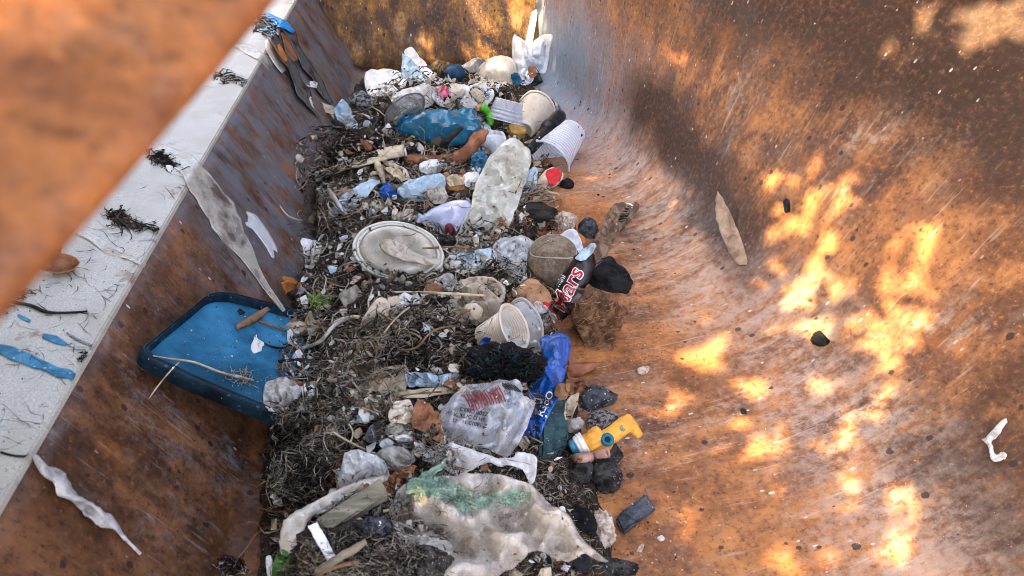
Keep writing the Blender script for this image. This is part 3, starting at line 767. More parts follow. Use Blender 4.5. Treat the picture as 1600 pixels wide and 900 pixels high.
# ---------------------------------------------------------------- far end of the heap
rock('stone', 565, 160, 24, 17, M_granite, 'grey stone at the far left of the heap beside the white block', ang=10)
rock('stone', 738, 106, 20, 15, M_grey, 'grey green stone behind the blue ball at the far end', ang=-30)
rock('plastic_ball', 711, 118, 16, 14, plain('navy_plastic', (.012, .05, .10), .4), 'dark blue round ball lying by the sunlit end wall', 'ball', facets=0, rough=.03, soft=.5)
rock('stone', 833, 128, 15, 18, M_basalt, 'black stone under the torn cup in the far corner', ang=20)
film('paper_scrap', [(612, 150), (640, 136), (675, 135), (678, 160), (655, 168), (618, 165)], M_rag, 'grey white crumpled rag in front of the white block', 'rag', dome=.012, crumple=.006, lift=.008)
film('foam_block', [(571, 112), (598, 107), (622, 111), (636, 126), (628, 139), (600, 151), (574, 144)], M_paper, 'white crumpled foam block at the far left end of the heap', 'foam block', lift=.014, dome=.012, crumple=.004)
film('paper_scrap', [(628, 92), (634, 86), (665, 118), (668, 128), (630, 122)], MF_pale, 'grey film folded beneath the pink and white strip', 'film', lift=.012, crumple=.003)
pp = film('packaging_strip', [(631, 82), (642, 73), (656, 88), (672, 108), (692, 126), (684, 131), (664, 116), (646, 100)], M_white, 'white strip with a pink stripe leaning up at the far end', 'packaging', lift=.016, crumple=.0015, k=.7)
film('pink_stripe', [(635, 83), (642, 77), (653, 89), (662, 101), (668, 110), (661, 109), (648, 97)], M_pink, None, None, lift=.003, crumple=.0008, k=.7, parent=pp)
film('food_wrapper', [(676, 140), (700, 128), (735, 132), (770, 140), (765, 160), (735, 172), (700, 170), (680, 160)], MF_milky, 'crumpled white wrapper behind the teal bag', 'wrapper', lift=.008, crumple=.007, dome=.006)
ribbon('plastic_band', [(690, 134, 7), (694, 142, 7), (696, 152, 7)], M_pink, 'pink plastic band round the white wrapper near the far end', 'band', crumple=.001)
rock('stone', 713, 146, 15, 12, M_shell, 'pale brown stone lying beside the pink band', ang=-20)
rock('stone', 745, 152, 14, 10, M_tan, 'small tan stone right of the pale brown stone', ang=30)
film('striped_scrap', [(732, 138), (752, 128), (768, 138), (764, 152), (742, 158)], mottled('striped_foil', (.04, .05, .06), (.62, .66, .68), 60, rough=.4, stretch=(1, .2, 1), rot=(0, 0, .6), contrast=.04), 'black and white striped scrap between stones at the far end', 'scrap', lift=.01, crumple=.003)
film('clear_tub', [(738, 132), (744, 112), (758, 96), (778, 87), (798, 90), (808, 104), (808, 122), (796, 133), (768, 137), (748, 138)], MF_cream, 'rounded clear tub with a dark snail shell on it at the far end', 'tub', lift=.016, dome=.022, crumple=.0012, k=.75, jag=.5)
rock('snail_shell', 784, 114, 10, 14, M_basalt, 'dark ribbed snail shell inside the tilted clear cup', 'shell', facets=4, rough=.18, freq=5)
film('torn_cup', [(802, 56), (812, 58), (824, 66), (830, 70), (838, 60), (852, 53), (864, 56), (858, 82), (852, 113), (838, 113), (830, 130), (812, 131), (802, 112), (800, 84)], MF_cup, 'torn white cup standing in the far corner by the painted edge', 'cup', lift=.024, dome=.026, crumple=.004, k=.9, jag=.8)
film('leaf', [(826, 104), (836, 103), (838, 116), (829, 122)], M_brown, 'small brown leaf inside the torn white cup', 'leaf', lift=.004, crumple=.001)
film('blue_scrap', [(798, 118), (806, 112), (816, 128), (806, 132)], MF_teal, 'small dark blue film scrap at the foot of the torn white cup', 'scrap', lift=.004)
rock('stone', 838, 150, 8, 12, M_fibre4 if False else M_twig, 'little brown stone below the far corner', ang=20)
tube('striped_tube', [(838, 158, .004), (856, 160, .006), (870, 170, .004)], [9, 9, 7], mottled('striped_rubber', (.02, .022, .025), (.34, .34, .34), 40, rough=.5, stretch=(6, .3, 1), contrast=.03), 'grey and black ringed rubber piece by the open cup', 'rubber piece', n=4)

# rounded grey container and teal bag
cup('plastic_tub', (642, 186), (632, 174), 26, 34, film_material('smoky_plastic', (.22, .23, .21), .55, .15, dirt=(.25, .15, .1), dirt_amt=.5), 'smoky grey tub half hidden behind the teal bag', (.004, .012), wob=.06, sd=3)
film('teal_bag', [(617, 192), (634, 178), (662, 174), (700, 172), (728, 168), (746, 176), (752, 200), (740, 218), (712, 228), (676, 224), (636, 212), (620, 206)], MF_teal, 'shiny teal plastic bag lying across the far part of the heap', 'bag', lift=.024, dome=.030, crumple=.006, freq=32)
film('film_scrap', [(747, 180), (757, 176), (765, 192), (766, 204), (752, 206)], MF_pale, 'pale blue film corner at the right end of the teal bag', 'film', lift=.01, crumple=.003)
tube('bottle_cap', [(756, 168, .016), (766, 182, .014), (766, 196, .010)], [6, 7, 4], M_cap, 'bright green curved plastic piece beside the teal bag', 'plastic piece', n=4)
rock('pebble', 750, 168, 9, 7, plain('peach_plastic', (.65, .34, .22), .5), 'small peach pebble above the green plastic piece', 'pebble')
tube('twig', [(690, 228, .012), (704, 214, .02), (722, 200, .018)], [4, 5, 2.5], M_char, 'black twig leaning on the front of the teal bag', 'twig', jit=.5)
cup('plastic_cup', (796, 157), (788, 190), 22, 28, MF_cup, 'milky cup lying base upward right of the teal bag', (.070, .024), wob=.05, sd=4, ribs=5)
cup('plastic_cup', (818, 205), (838, 170), 15, 28, MF_cream, 'open cream cup with a brown stained inside beside the black handle', (.010, .020), wob=.05, sd=5)
film('film_scrap', [(740, 210), (760, 203), (785, 205), (790, 222), (770, 240), (748, 238), (738, 225)], MF_clear, 'clear film flap over the milky disc near the brown pod', 'film', lift=.008, crumple=.003)

# black handle and ribbed cup on the right edge
P0, P1 = place(828, 236, .060), place(876, 180, .072); m_ = ppm((P0 + P1) / 2)
hb = lathe('grip_tube', P0, P1, [(0, .0002), (0, 5.5 * m_), (.03, 7 * m_), (.07, 7.6 * m_), (.50, 8.6 * m_), (.55, 9.5 * m_), (.58, 14 * m_), (.64, 14.5 * m_), (.66, 11.5 * m_), (.72, 12.2 * m_), (.9, 12.5 * m_), (.97, 11 * m_), (1.0, 7 * m_), (1.0, .0002)], M_blackp, 'black plastic tube handle lying between the two cups', 'handle', seg=24)
cup('ribbed_cup', (897, 203), (858, 250), 21, 33, MF_cup, 'pale blue ribbed cup lying on its side at the right edge of the heap', (.078, .026), ribs=15, wob=.03, smooth_to=.75, sd=9)
rock('bottle_cap', 808, 212, 13, 10, M_grey, 'grey lump under the ochre cap', 'lump')
P0, P1 = place(806, 208, .006), place(809, 199, .018); m_ = ppm(P0)
lathe('screw_cap', P0, P1, [(0, 14 * m_), (.1, 15 * m_), (.25, 13.5 * m_), (.4, 15 * m_), (.55, 13.5 * m_), (.7, 14.5 * m_), (.9, 13.5 * m_), (1, 11 * m_), (1, .0002)], M_cork, 'ochre screw cap on the grey lump above the crushed bottle', 'cap', seg=28)
P0, P1 = place(778, 224, .006), place(762, 230, .016); m_ = ppm(P0)
lathe('plastic_disc', P0, P1, [(0, 14 * m_), (.5, 18 * m_), (.85, 18 * m_), (1, 16 * m_), (1, .0002)], MF_cup, 'milky round cup bottom left of the ochre cap', 'cup bottom', seg=28)

# brown pod, straw coloured sticks
film('seed_pod', [(628, 250), (650, 243), (685, 244), (712, 238), (728, 224), (738, 210), (758, 204), (764, 210), (748, 232), (732, 250), (700, 262), (660, 262), (636, 262)], M_pod, 'long reddish brown pod curling in front of the teal bag', 'pod', lift=.020, dome=.010, crumple=.002, curl=.004)
film('film_scrap', [(734, 262), (738, 240), (756, 236), (764, 256), (752, 274), (738, 276)], MF_teal, 'dark teal scrap left of the crushed bottle top', 'scrap', lift=.006, dome=.008)
film('rag', [(655, 258), (672, 248), (694, 252), (698, 264), (680, 272), (660, 270)], M_paper, 'crumpled white tissue under the brown pod', 'tissue', lift=.008, dome=.006, crumple=.004)
ribbon('wood_strip', [(484, 280, 7, .010), (520, 266, 6, .014), (560, 252, 7, .016), (600, 240, 9, .014), (632, 234, 9, .010)], M_stick, 'long pale straw strip slanting across the seaweed on the left', 'wood strip', crumple=.002, twist=.002, t=.002)
tube('stalk', [(588, 250, .014), (594, 268, .014), (600, 286, .008)], [6, 5, 3], M_stick, 'short pale stalk branching down from the long straw strip', 'stalk', jit=.3)
tube('stalk', [(502, 282, .010), (520, 306, .012), (541, 336, .008)], [4.5, 4.2, 3.5], M_drift, 'thin grey stalk crossing the pale teal film', 'stalk')
tube('stalk', [(500, 276, .010), (508, 256, .012), (498, 246, .012)], [5, 4, 3], M_stick, 'bent straw end sticking up left of the long strip', 'stalk', jit=.4)
film('shell_scrap', [(480, 286), (492, 270), (512, 272), (518, 286), (504, 298), (486, 298)], M_rag, 'pale ragged knot at the left end of the long straw strip', 'knot', dome=.008, crumple=.005, lift=.006)
film('film_scrap', [(512, 336), (524, 318), (540, 300), (552, 296), (562, 286), (584, 278), (592, 282), (580, 298), (562, 318), (536, 332)], MF_pale, 'pale teal film triangle among the seaweed on the left', 'film', lift=.008, crumple=.003)
film('leaf', [(585, 262), (612, 256), (634, 268), (640, 284), (618, 282), (598, 276)], M_tan, 'tan leaf curled under the straw strip', 'leaf', lift=.007, crumple=.003, curl=.003)
film('leaf', [(600, 262), (616, 262), (634, 274), (646, 290), (632, 286), (614, 274)], M_stick, 'yellowish folded leaf beside the blue cloth scrap', 'leaf', lift=.012, crumple=.003)
film('cloth_scrap', [(592, 300), (598, 286), (612, 288), (626, 298), (616, 310), (600, 312)], MF_blue, 'small royal blue cloth scrap in the middle left', 'cloth', lift=.010, dome=.005, crumple=.004)
film('crumpled_film', [(622, 304), (630, 286), (654, 276), (688, 268), (696, 284), (690, 302), (668, 310), (640, 312)], MF_pale, 'pale blue crumpled film behind the clear lids', 'film', lift=.010, dome=.007, crumple=.006, freq=70)
ribbon('film_strip', [(620, 310, 5), (640, 306, 5), (664, 308, 4)], MF_teal, 'teal strip along the front of the pale crumpled film', 'strip', crumple=.002)
rock('nut_shell', 716, 292, 18, 17, mottled('brown_nut', (.22, .09, .03), (.36, .18, .07), 40, rough=.5), 'orange brown nut left of the crushed bottle', 'nut', facets=5)
film('nut_husk', [(698, 282), (706, 272), (722, 274), (728, 284), (714, 290), (702, 290)], M_stick, 'pale yellow husk on the orange brown nut', 'husk', lift=.004, dome=.004)
film('paper_scrap', [(724, 272), (744, 270), (752, 282), (742, 296), (728, 290)], M_paper, 'white paper scrap tucked beside the crushed bottle', 'paper', lift=.008, crumple=.003)
film('wood_chip', [(668, 296), (690, 292), (700, 306), (690, 318), (672, 312)], M_drift, 'grey wood chip in front of the pale crumpled film', 'wood chip', lift=.006, crumple=.002)
film('shell', [(570, 320), (588, 310), (602, 316), (598, 328), (578, 330)], M_shell, 'pale flat shell among the seaweed below the blue cloth', 'shell', lift=.006, dome=.003)
film('shell', [(612, 336), (640, 326), (654, 332), (644, 344), (618, 346)], M_shell, 'cream shell fragment just above the clear oval lid', 'shell', lift=.006, dome=.004, crumple=.003)

# lids and the crushed bottle
film('clear_dome', [(648, 346), (660, 334), (680, 323), (704, 314), (728, 312), (736, 322), (728, 344), (714, 360), (700, 366), (684, 362), (672, 352)], M_lav, 'lavender tinted clear dome behind the clear oval lid', 'dome', lift=.014, dome=.016, crumple=.001, k=.6, jag=.4)
film('film_flap', [(712, 318), (726, 308), (742, 316), (738, 326), (722, 326)], MF_cup, 'folded milky flap above the lavender lid', 'film', lift=.010, crumple=.001)
rock('bottle_cap', 704, 364, 8, 14, M_maroon, 'small dark maroon oval cap beside the crushed bottle', 'cap', facets=0, rough=.03, soft=.5, ang=-20)
def make_lid():
    c = place(622, 394, .034); m = ppm(c)
    n = ((CAM - c).normalized() * .62 + Vector((0, 0, .38)) + RGT * -.05).normalized()
    a, b = 72, 47
    ol = [(a * math.cos(i * math.pi / 28) * (1 + .04 * nz((i * .3, 0, 0), 1)), b * math.sin(i * math.pi / 28)) for i in range(56)]
    ca, sa = math.cos(R(10)), math.sin(R(10))
    W = [on_plane(622 + x * ca - y * sa, 394 + x * sa + y * ca, c, n) - c for x, y in ol]
    root = empty('oval_lid', c, 'clear oval food lid with a double rim in the middle of the heap', 'lid')
    def rg(k, z): return [c + w * k + n * (z + .0012 * nz(w * 1, 55, 2)) for w in W]
    def loft(name, ks, mat, cap=False, t=.0006):
        V = [p for k, z in ks for p in rg(k, z)]; m_ = 56
        FC = [(i * m_ + j, i * m_ + (j + 1) % m_, (i + 1) * m_ + (j + 1) % m_, (i + 1) * m_ + j) for i in range(len(ks) - 1) for j in range(m_)]
        if cap: FC.append(tuple(reversed(range(m_))))
        o = mesh(name, V, FC, mat, root); keep(V, FC)
        if t: solid(o, t, 0)
    loft('lid_panel', [(.03, .009), (.2, .0098), (.4, .008), (.6, .0095), (.74, .008), (.80, .004), (.84, .0015)], MF_lid, True, None)
    loft('lid_rim', [(.84, .0015), (.86, .003), (.885, .0034), (.905, .001), (.925, .0008), (.945, .0028), (.97, .003), (.99, .0015), (1.0, -.002)], film_material('clear_rim', (.80, .78, .68), .80, .15, dirt_amt=.2), False, .0008)
make_lid(); settle()
film('beige_scrap', [(592, 384), (604, 372), (628, 382), (668, 402), (690, 404), (682, 414), (650, 412), (616, 402)], MF_beige, 'beige smear of wet film lying inside the clear oval lid', 'film', lift=.002, crumple=.003)
film('crushed_bottle', [(797, 218), (812, 221), (828, 236), (828, 262), (818, 292), (808, 322), (797, 352), (782, 386), (764, 412), (738, 424), (708, 424), (694, 412), (706, 386), (722, 352), (736, 318), (744, 288), (758, 256), (778, 232)], MF_sage, 'flattened sage coloured bottle with crosswise dents lying in the centre', 'crushed bottle', lift=.020, dome=.006, crumple=.006, freq=50, ridge=(.0016, .0095, R(112)), res=50, k=.6)
film('foil_scrap', [(708, 404), (730, 392), (764, 388), (766, 400), (748, 416), (722, 418)], MF_pale, 'shiny pale blue foil patch on the lower end of the crushed bottle', 'foil', lift=.002, crumple=.004, freq=110)
tube('twig', [(660, 388, .012), (700, 386, .014), (735, 387, .008), (765, 391, .004)], [1.6, 2, 1.8, 1.2], M_twig, 'thin brown twig from the oval lid to the crushed bottle', 'twig')
film('plastic_shard', [(816, 310), (820, 280), (834, 258), (840, 268), (840, 288), (828, 302)], MF_pale, 'pale blue curved plastic shard behind the crushed bottle', 'plastic shard', lift=.008, dome=.006)
rw = film('red_white_packet', [(834, 302), (840, 280), (854, 266), (868, 262), (880, 270), (876, 284), (860, 296), (846, 302)], M_shell, 'white and red curved packet under the ribbed cup', 'packet', lift=.010, dome=.008, crumple=.001)
film('red_patch', [(853, 268), (868, 263), (880, 270), (872, 284), (860, 288)], M_red, None, None, lift=.0012, dome=.001, crumple=.0006, parent=rw)
rock('pebble', 886, 290, 11, 11, M_black, 'black pebble below the ribbed cup at the right edge', 'pebble')
rock('stone', 858, 332, 14, 8, M_black, 'black stone chip on top of the charred wood', ang=10)
rock('charred_wood', 838, 343, 42, 22, M_char, 'charred black wood lump right of the crushed bottle', 'wood', ang=-8, facets=14, rough=.12)
film('wood_sliver', [(806, 336), (812, 330), (826, 352), (818, 356)], M_twig, 'brown sliver against the charred wood', 'sliver', lift=.010, crumple=.001)
rock('coral_stone', 884, 351, 18, 17, M_coral, 'porous pale coral lump behind the dirty ball', rough=.22, freq=4)
rock('stone', 921, 362, 18, 18, M_slate, 'dark stone beside the tail of the black wrapper', ang=-30)
film('leaf', [(900, 352), (905, 344), (912, 362), (916, 378), (908, 376)], M_orange, 'thin rusty leaf edge between coral lump and dark stone', 'leaf', lift=.008, crumple=.001)

# left edge of the heap
film('paper_scrap', [(452, 404), (468, 378), (474, 370), (500, 380), (504, 390), (494, 408), (488, 420), (466, 416)], M_paper, 'white paper scrap against the left side of the heap', 'paper', lift=.012, crumple=.003, dome=.003)
film('leaf', [(428, 464), (434, 440), (448, 432), (468, 442), (470, 450), (450, 456), (438, 468)], M_orange, 'orange curled leaf above the blue tray', 'leaf', lift=.010, curl=.004, crumple=.002)
film('purple_scrap', [(436, 460), (450, 446), (468, 448), (478, 450), (462, 460)], mottled('purple_white', (.16, .03, .16), (.62, .58, .66), 60, rough=.5), 'white and purple scrap beside the orange leaf', 'scrap', lift=.012, crumple=.002)
strands('moss_tuft', [(480, 462), (498, 456), (518, 464), (516, 480), (500, 482), (484, 474)], 160, [(M_moss, 3), (plain('pale_moss', (.42, .52, .12), .7), 1)], 'tuft of bright green moss left of the small wood block', 'moss', None, (6, 16), (.6, 1.3), (.003, .010))
def make_block(name, top, depth, mat, label, cat, lift=.01, k=.4, yaw=0.0, notch=.0):
    c = place(sum(p[0] for p in top) / 4, sum(p[1] for p in top) / 4, lift); n, e1, e2 = frame(c, k, yaw)
    P = [on_plane(x, y, c, n) for x, y in top]
    bm = bmesh.new(); a = [bm.verts.new(p) for p in P]; b = [bm.verts.new(p - n * depth) for p in P]; m = len(P)
    f = bm.faces.new(a); f.normal_update()
    if f.normal.dot(n) < 0: f.normal_flip()
    for i in range(m): bm.faces.new((a[i], b[i], b[(i + 1) % m], a[(i + 1) % m]))
    bm.faces.new(list(reversed(b)))
    bmesh.ops.recalc_face_normals(bm, faces=bm.faces[:])
    bmesh.ops.bevel(bm, geom=bm.edges[:], offset=depth * .12, segments=2, affect='EDGES')
    bmesh.ops.subdivide_edges(bm, edges=bm.edges[:], cuts=3, use_grid_fill=True)
    for v in bm.verts: v.co += n * notch * fbm(v.co, 90, 2) + e1 * notch * nz(v.co, 70, 5)
    me = bpy.data.meshes.new(name); bm.to_mesh(me); me.materials.append(mat)
    V = [v.co.copy() for v in bm.verts]; FC = [tuple(v.index for v in q.verts) for q in bm.faces]; bm.free()
    o = bpy.data.objects.new(name, me); link(o); tag(o, label, cat); keep(V, FC); return o
make_block('wood_block', [(529, 459), (556, 443), (581, 478), (545, 496)], .008, M_drift, 'small square block of grey ribbed driftwood', 'wood block', .016, .55, 0, .0012)
film('tan_leaf', [(570, 492), (588, 466), (600, 464), (610, 476), (608, 492), (624, 500), (622, 530), (606, 548), (580, 544), (574, 520), (562, 512)], M_tan, 'mottled tan leaf standing in the middle of the seaweed', 'leaf', lift=.018, crumple=.004, dome=.004, curl=-.003, k=.65)
rock('fungus_lump', 464, 516, 18, 12, M_shell, 'pale lump by the edge of the blue tray', 'lump', facets=3, rough=.2)
film('fungus_scrap', [(474, 512), (480, 492), (486, 486), (490, 500), (506, 508), (500, 516), (484, 518)], M_tan, 'beige pointed scrap on the pale lump', 'scrap', lift=.008, dome=.006, crumple=.003)
film('white_scrap', [(608, 474), (622, 462), (664, 458), (666, 472), (640, 476), (614, 480)], M_paper, 'white crinkled strip under the thin twig', 'paper', lift=.008, crumple=.004, freq=90)
film('crumpled_paper', [(668, 452), (684, 434), (706, 428), (716, 448), (700, 462), (678, 466)], MF_milky, 'milky crumpled film below the oval lid', 'film', lift=.010, crumple=.006, dome=.006)
rock('brown_shell', 678, 460, 16, 14, M_brown, 'brown curled shell on the twig below the oval lid', 'shell', facets=3)
film('crumpled_paper', [(700, 474), (720, 440), (748, 432), (776, 436), (790, 452), (784, 474), (770, 496), (744, 508), (716, 502)], MF_beige, 'beige crumpled paper left of the nested cups', 'paper', lift=.012, crumple=.009, dome=.012, freq=50)
film('lace_scrap', [(744, 440), (768, 432), (788, 446), (786, 470), (776, 494), (764, 488), (756, 462)], M_tan, 'tan lacy scrap on the beige crumpled paper', 'scrap', lift=.006, crumple=.006, freq=120)
rock('pale_lump', 738, 490, 15, 14, M_shell, 'round pale lump in front of the beige paper', 'lump', facets=3, rough=.12)
tube('twig', [(616, 456, .012), (660, 457, .016), (710, 459, .016), (758, 462, .010)], [1.6, 2.2, 2.4, 1.6], M_stick, 'straight pale twig over the white crinkled strip', 'twig')
tube('twig', [(712, 492, .010), (736, 484, .010)], [3, 2], M_twig, 'short red brown twig beside the round pale lump', 'twig')

# right of the centre: bags, ball, wrapper, stones
film('clear_cup_wall', [(770, 390), (778, 372), (800, 368), (824, 370), (834, 380), (826, 400), (822, 430), (812, 444), (794, 424), (776, 410)], MF_clear, 'crushed clear cup left of the dirty ball', 'cup', lift=.014, dome=.014, crumple=.004, freq=36)
film('clear_scrap', [(870, 372), (890, 358), (900, 362), (912, 390), (904, 398), (884, 382)], MF_cup, 'bluish clear shard behind the dirty ball', 'plastic shard', lift=.010, crumple=.001)
film('husk_shell', [(792, 470), (800, 456), (828, 438), (846, 444), (862, 462), (852, 490), (820, 486), (800, 482)], M_orange if False else mottled('ginger_husk', (.26, .13, .06), (.42, .25, .13), 60, rough=.8), 'ginger brown husk beneath the dirty ball', 'husk', lift=.006, dome=.006, curl=.004, crumple=.002)
rock('stone', 955, 436, 33, 38, M_black, 'large flat black stone below the tail of the black wrapper', ang=-52, facets=8, depth=.55)
rock('husk', 924, 508, 54, 42, M_husk, 'big fibrous brown coconut husk at the right edge of the heap', 'coconut husk', ang=30, facets=8, rough=.18, freq=4, depth=1.0, sink=.2)
strands('husk_fibres', [(880, 500), (900, 470), (945, 465), (975, 480), (970, 520), (930, 550), (890, 545)], 110, [(M_fibre1, 2), (M_fibre4, 3), (plain('ginger_fibre', (.30, .17, .09), .8), 2)], 'loose fibres fraying from the big coconut husk', 'fibres', 'stuff', (14, 34), (.4, .9), (.001, .005), dirn=-35, wig=.3)
def make_ball():
    h, _ = hit(864, 408); m = ppm(h); r = 40 * m; c = h + (CAM - h).normalized() * r * 1.2
    dd = (c - CAM); c = CAM + (ray(864, 408)).normalized() * dd.length
    bm = bmesh.new(); bmesh.ops.create_icosphere(bm, subdivisions=4, radius=r)
    for v in bm.verts: v.co = v.co * (1 + .012 * fbm(v.co, 60, 2)) + c
    V = [v.co.copy() for v in bm.verts]; FC = [tuple(v.index for v in f.verts) for f in bm.faces]; bm.free()
    root = empty('dirty_ball', c, 'round brown ball with a pale seam, caked in dirt', 'ball')
    mesh('ball_body', V, FC, M_ball, root); keep(V, FC)
    toc = (CAM - c).normalized(); ri = toc.cross(Vector((0, 0, 1))).normalized() * -1; u = ri.cross(toc) * -1
    if u.z < 0: u = -u
    if ri.dot(RGT) < 0: ri = -ri
    S = []
    for i in range(73):                              # the wavy seam of a ball
        a = 2 * math.pi * i / 72; x = .86 * math.cos(a); y = .50 + .52 * math.sin(a) - .14 * math.cos(2 * a)
        z2 = 1 - x * x - y * y; q = Vector((x, y, math.sqrt(z2) if z2 > 0 else 0)); q.normalize()
        S.append(c + (ri * q.x + u * q.y + toc * q.z) * r * 1.006)
    V = []
    for i, p in enumerate(S):
        d = (S[(i + 1) % 73] - S[i - 1]).normalized(); nn = (p - c).normalized(); s_ = d.cross(nn); w = r * .026
        V += [p + s_ * w, p + nn * w * .6, p - s_ * w, p - nn * w]
    FC = [(i * 4 + j, i * 4 + (j + 1) % 4, ((i + 1) % 73) * 4 + (j + 1) % 4, ((i + 1) % 73) * 4 + j) for i in range(72) for j in range(4)]
    mesh('seam', V, FC, plain('pale_seam', (.42, .37, .28), .8), root)
make_ball(); settle()
def make_wrapper():
    root = empty('sweet_wrapper', place(890, 450, .01), 'black sweet wrapper with red and white writing and a brown striped tail', 'wrapper')
    film('wrapper_body', [(858, 482), (864, 462), (876, 436), (888, 414), (900, 398), (916, 392), (930, 402), (926, 428), (914, 456), (896, 478), (884, 496), (872, 500)], M_wrap, None, None, lift=.018, dome=.007, crumple=.0012, freq=42, parent=root, k=.65)
    film('wrapper_tail', [(905, 418), (914, 400), (926, 380), (938, 356), (948, 334), (960, 318), (976, 316), (986, 322), (980, 340), (966, 364), (954, 386), (938, 410), (924, 420)], M_wrapb, None, None, lift=.018, dome=.003, crumple=.002, freq=50, parent=root, k=.8, ridge=(.0008, .006, R(-30)))
    film('barcode_panel', [(961, 352), (966, 330), (976, 317), (990, 322), (980, 340), (968, 356)], M_white, None, None, lift=.0030, dome=.001, crumple=.0004, parent=root, k=.8)
    film('wrapper_flap', [(964, 362), (984, 334), (992, 316), (1000, 322), (990, 338), (972, 360)], M_wrapb, None, None, lift=.004, crumple=.001, parent=root, k=.8)
    film('foil_lining', [(898, 404), (908, 392), (924, 380), (932, 384), (922, 396), (908, 408)], MF_pale, None, None, lift=.003, crumple=.003, parent=root)
    film('red_corner', [(848, 476), (854, 470), (864, 486), (874, 494), (866, 496)], M_red, None, None, lift=.002, crumple=.0015, parent=root)
    settle()
    lettering('Mars', (880, 489), -63, 36, M_white, root, .0012, .05, squeeze=1.0, shear=.1)
    lettering('Mars', (880, 489), -63, 36, M_red, root, .0020, .004, squeeze=1.0, shear=.1)
    lettering('mini', (873, 449), -57, 12, M_white, root, .0014, .02)
    for i in range(7):
        a = (964 + i * 2.6, 347 - i * 4.2); tube('barcode_line', [(a[0], a[1], .0012), (a[0] + 13 - i * .6, a[1] - 2 + i * .5, .0012)], [.6 + (i % 3) * .3] * 2, M_ink, parent=root, seg=4, n=2, reg=False)
make_wrapper()

# nested cups, blue bag, packet
cup('plastic_cup', (775, 524), (822, 508), 26, 40, MF_clear, 'outer clear cup of the nested pair above the blue bag', (.012, .016), wob=.08, sd=21)
cup('plastic_cup', (756, 530), (806, 510), 23, 33, MF_cream, 'cream ribbed cup nested inside the clear one above the blue bag', (.018, .022), ribs=16, wob=.05, sd=22, smooth_to=.9)
film('clear_scrap', [(836, 470), (850, 476), (868, 492), (872, 504), (852, 508), (840, 494)], MF_clear, 'clear film scrap at the foot of the black wrapper', 'film', lift=.008, crumple=.005)
film('brown_scrap', [(850, 508), (862, 500), (878, 502), (870, 514), (854, 518)], M_brown, 'red brown leaf scrap below the black wrapper', 'leaf', lift=.006, crumple=.002)
make_block('dark_board', [(846, 640), (884, 600), (890, 690), (842, 762)], .022, M_panel, 'dark green board standing on edge at the right of the packet', 'board', .020, .75, R(20), .0008)
bb = film('blue_bag', [(842, 530), (866, 520), (884, 522), (892, 540), (886, 572), (878, 604), (862, 640), (846, 676), (836, 684), (806, 682), (812, 650), (822, 610), (836, 580), (850, 560)], MF_blue, 'royal blue plastic bag folded down the right side of the heap', 'bag', lift=.038, dome=.005, crumple=.006, freq=30, res=30, k=.7, smooth_n=2)
settle(); lettering('R3oO', (847, 652), -64, 15, M_white, bb, .0012, .015, squeeze=1.15)
film('blue_corner', [(744, 556), (752, 530), (766, 528), (760, 548), (752, 566)], MF_blue, 'small blue film corner under the cream cup', 'film', lift=.012, crumple=.002)
film('clear_scrap', [(750, 560), (770, 538), (800, 530), (840, 534), (838, 552), (800, 560), (766, 572)], MF_clear, 'clear film below the nested cups', 'film', lift=.010, crumple=.005, freq=60)
rock('seaweed_core', 785, 572, 60, 28, M_fibre0, None, None, ang=4, facets=0, rough=.3, freq=3, sink=.2); _core = bpy.context.scene.collection.objects[-1]
tag(_core, 'lump of wet black seaweed on the blue bag', 'seaweed lump')
strands('seaweed_hair', [(722, 590), (740, 556), (780, 545), (830, 552), (850, 580), (830, 600), (770, 600)], 420, [(M_fibre0, 6), (plain('teal_black_fibre', (.012, .035, .045), .35), 3)], None, None, None, (10, 26), (.8, 1.8), (.001, .009), parent=_core)
def make_packet():
    p = film('clear_packet', [(688, 648), (700, 626), (722, 606), (748, 598), (780, 594), (812, 597), (818, 616), (836, 626), (826, 660), (812, 690), (794, 712), (770, 706), (734, 700), (702, 690), (690, 672)], MF_pack, 'clear crumpled food packet with black stamped codes and a blue corner', 'packet', lift=.026, dome=.008, crumple=.006, freq=34, res=44, k=.6, t=0)
    film('blue_print', [(768, 632), (790, 616), (816, 614), (822, 634), (812, 664), (796, 688), (774, 684), (764, 668), (752, 652), (766, 648)], film_material('sky_blue_print', (.03, .28, .52), .85, .3, dirt=(.3, .4, .42), dirt_amt=.4), None, None, lift=.0008, crumple=.0006, parent=p)
    settle()
    rnd = random.Random(4)
    for i in range(13):
        x = 724 + i * 4.5; y = 618 - i * 1.2
        tube('red_line', [(x, y + rnd.uniform(-2, 2), .001), (x + 8, y + 10 + i * .3, .001), (x + 12, y + 24, .001)], [.7, 1.1, .6], plain('red_line_print', (.34, .03, .035), .4), parent=p, seg=4, n=3, reg=False)
    for i in range(6):
        x = 788 + i * 4.5; tube('black_line', [(x - 8, 597 + i * .8, .001), (x + 4, 608 + i, .001)], [.9, .9], M_ink, parent=p, seg=4, n=2, reg=False)
    for i, (b, sz) in enumerate((('CERO 002Z', 9), ('LL?C EI HE', 8.5), ('11-E1081 Z', 8.5))):
        lettering(b, (718 + i * 1.5, 642 + i * 9.5), 11, sz, M_ink, p, .0010, .012)
    lettering('XC', (708, 650), 14, 8, M_ink, p, .001, .012); lettering('57', (706, 659), 14, 8, M_ink, p, .001, .012)
make_packet()
rock('stone', 880, 612, 12, 16, M_twig, 'dark brown stone behind the board', ang=30)
film('leaf', [(884, 572), (908, 566), (938, 566), (930, 576), (908, 588), (890, 590)], M_brown if False else M_pod, 'pale brown tube leaf below the coconut husk', 'leaf', lift=.006, dome=.006, crumple=.001)
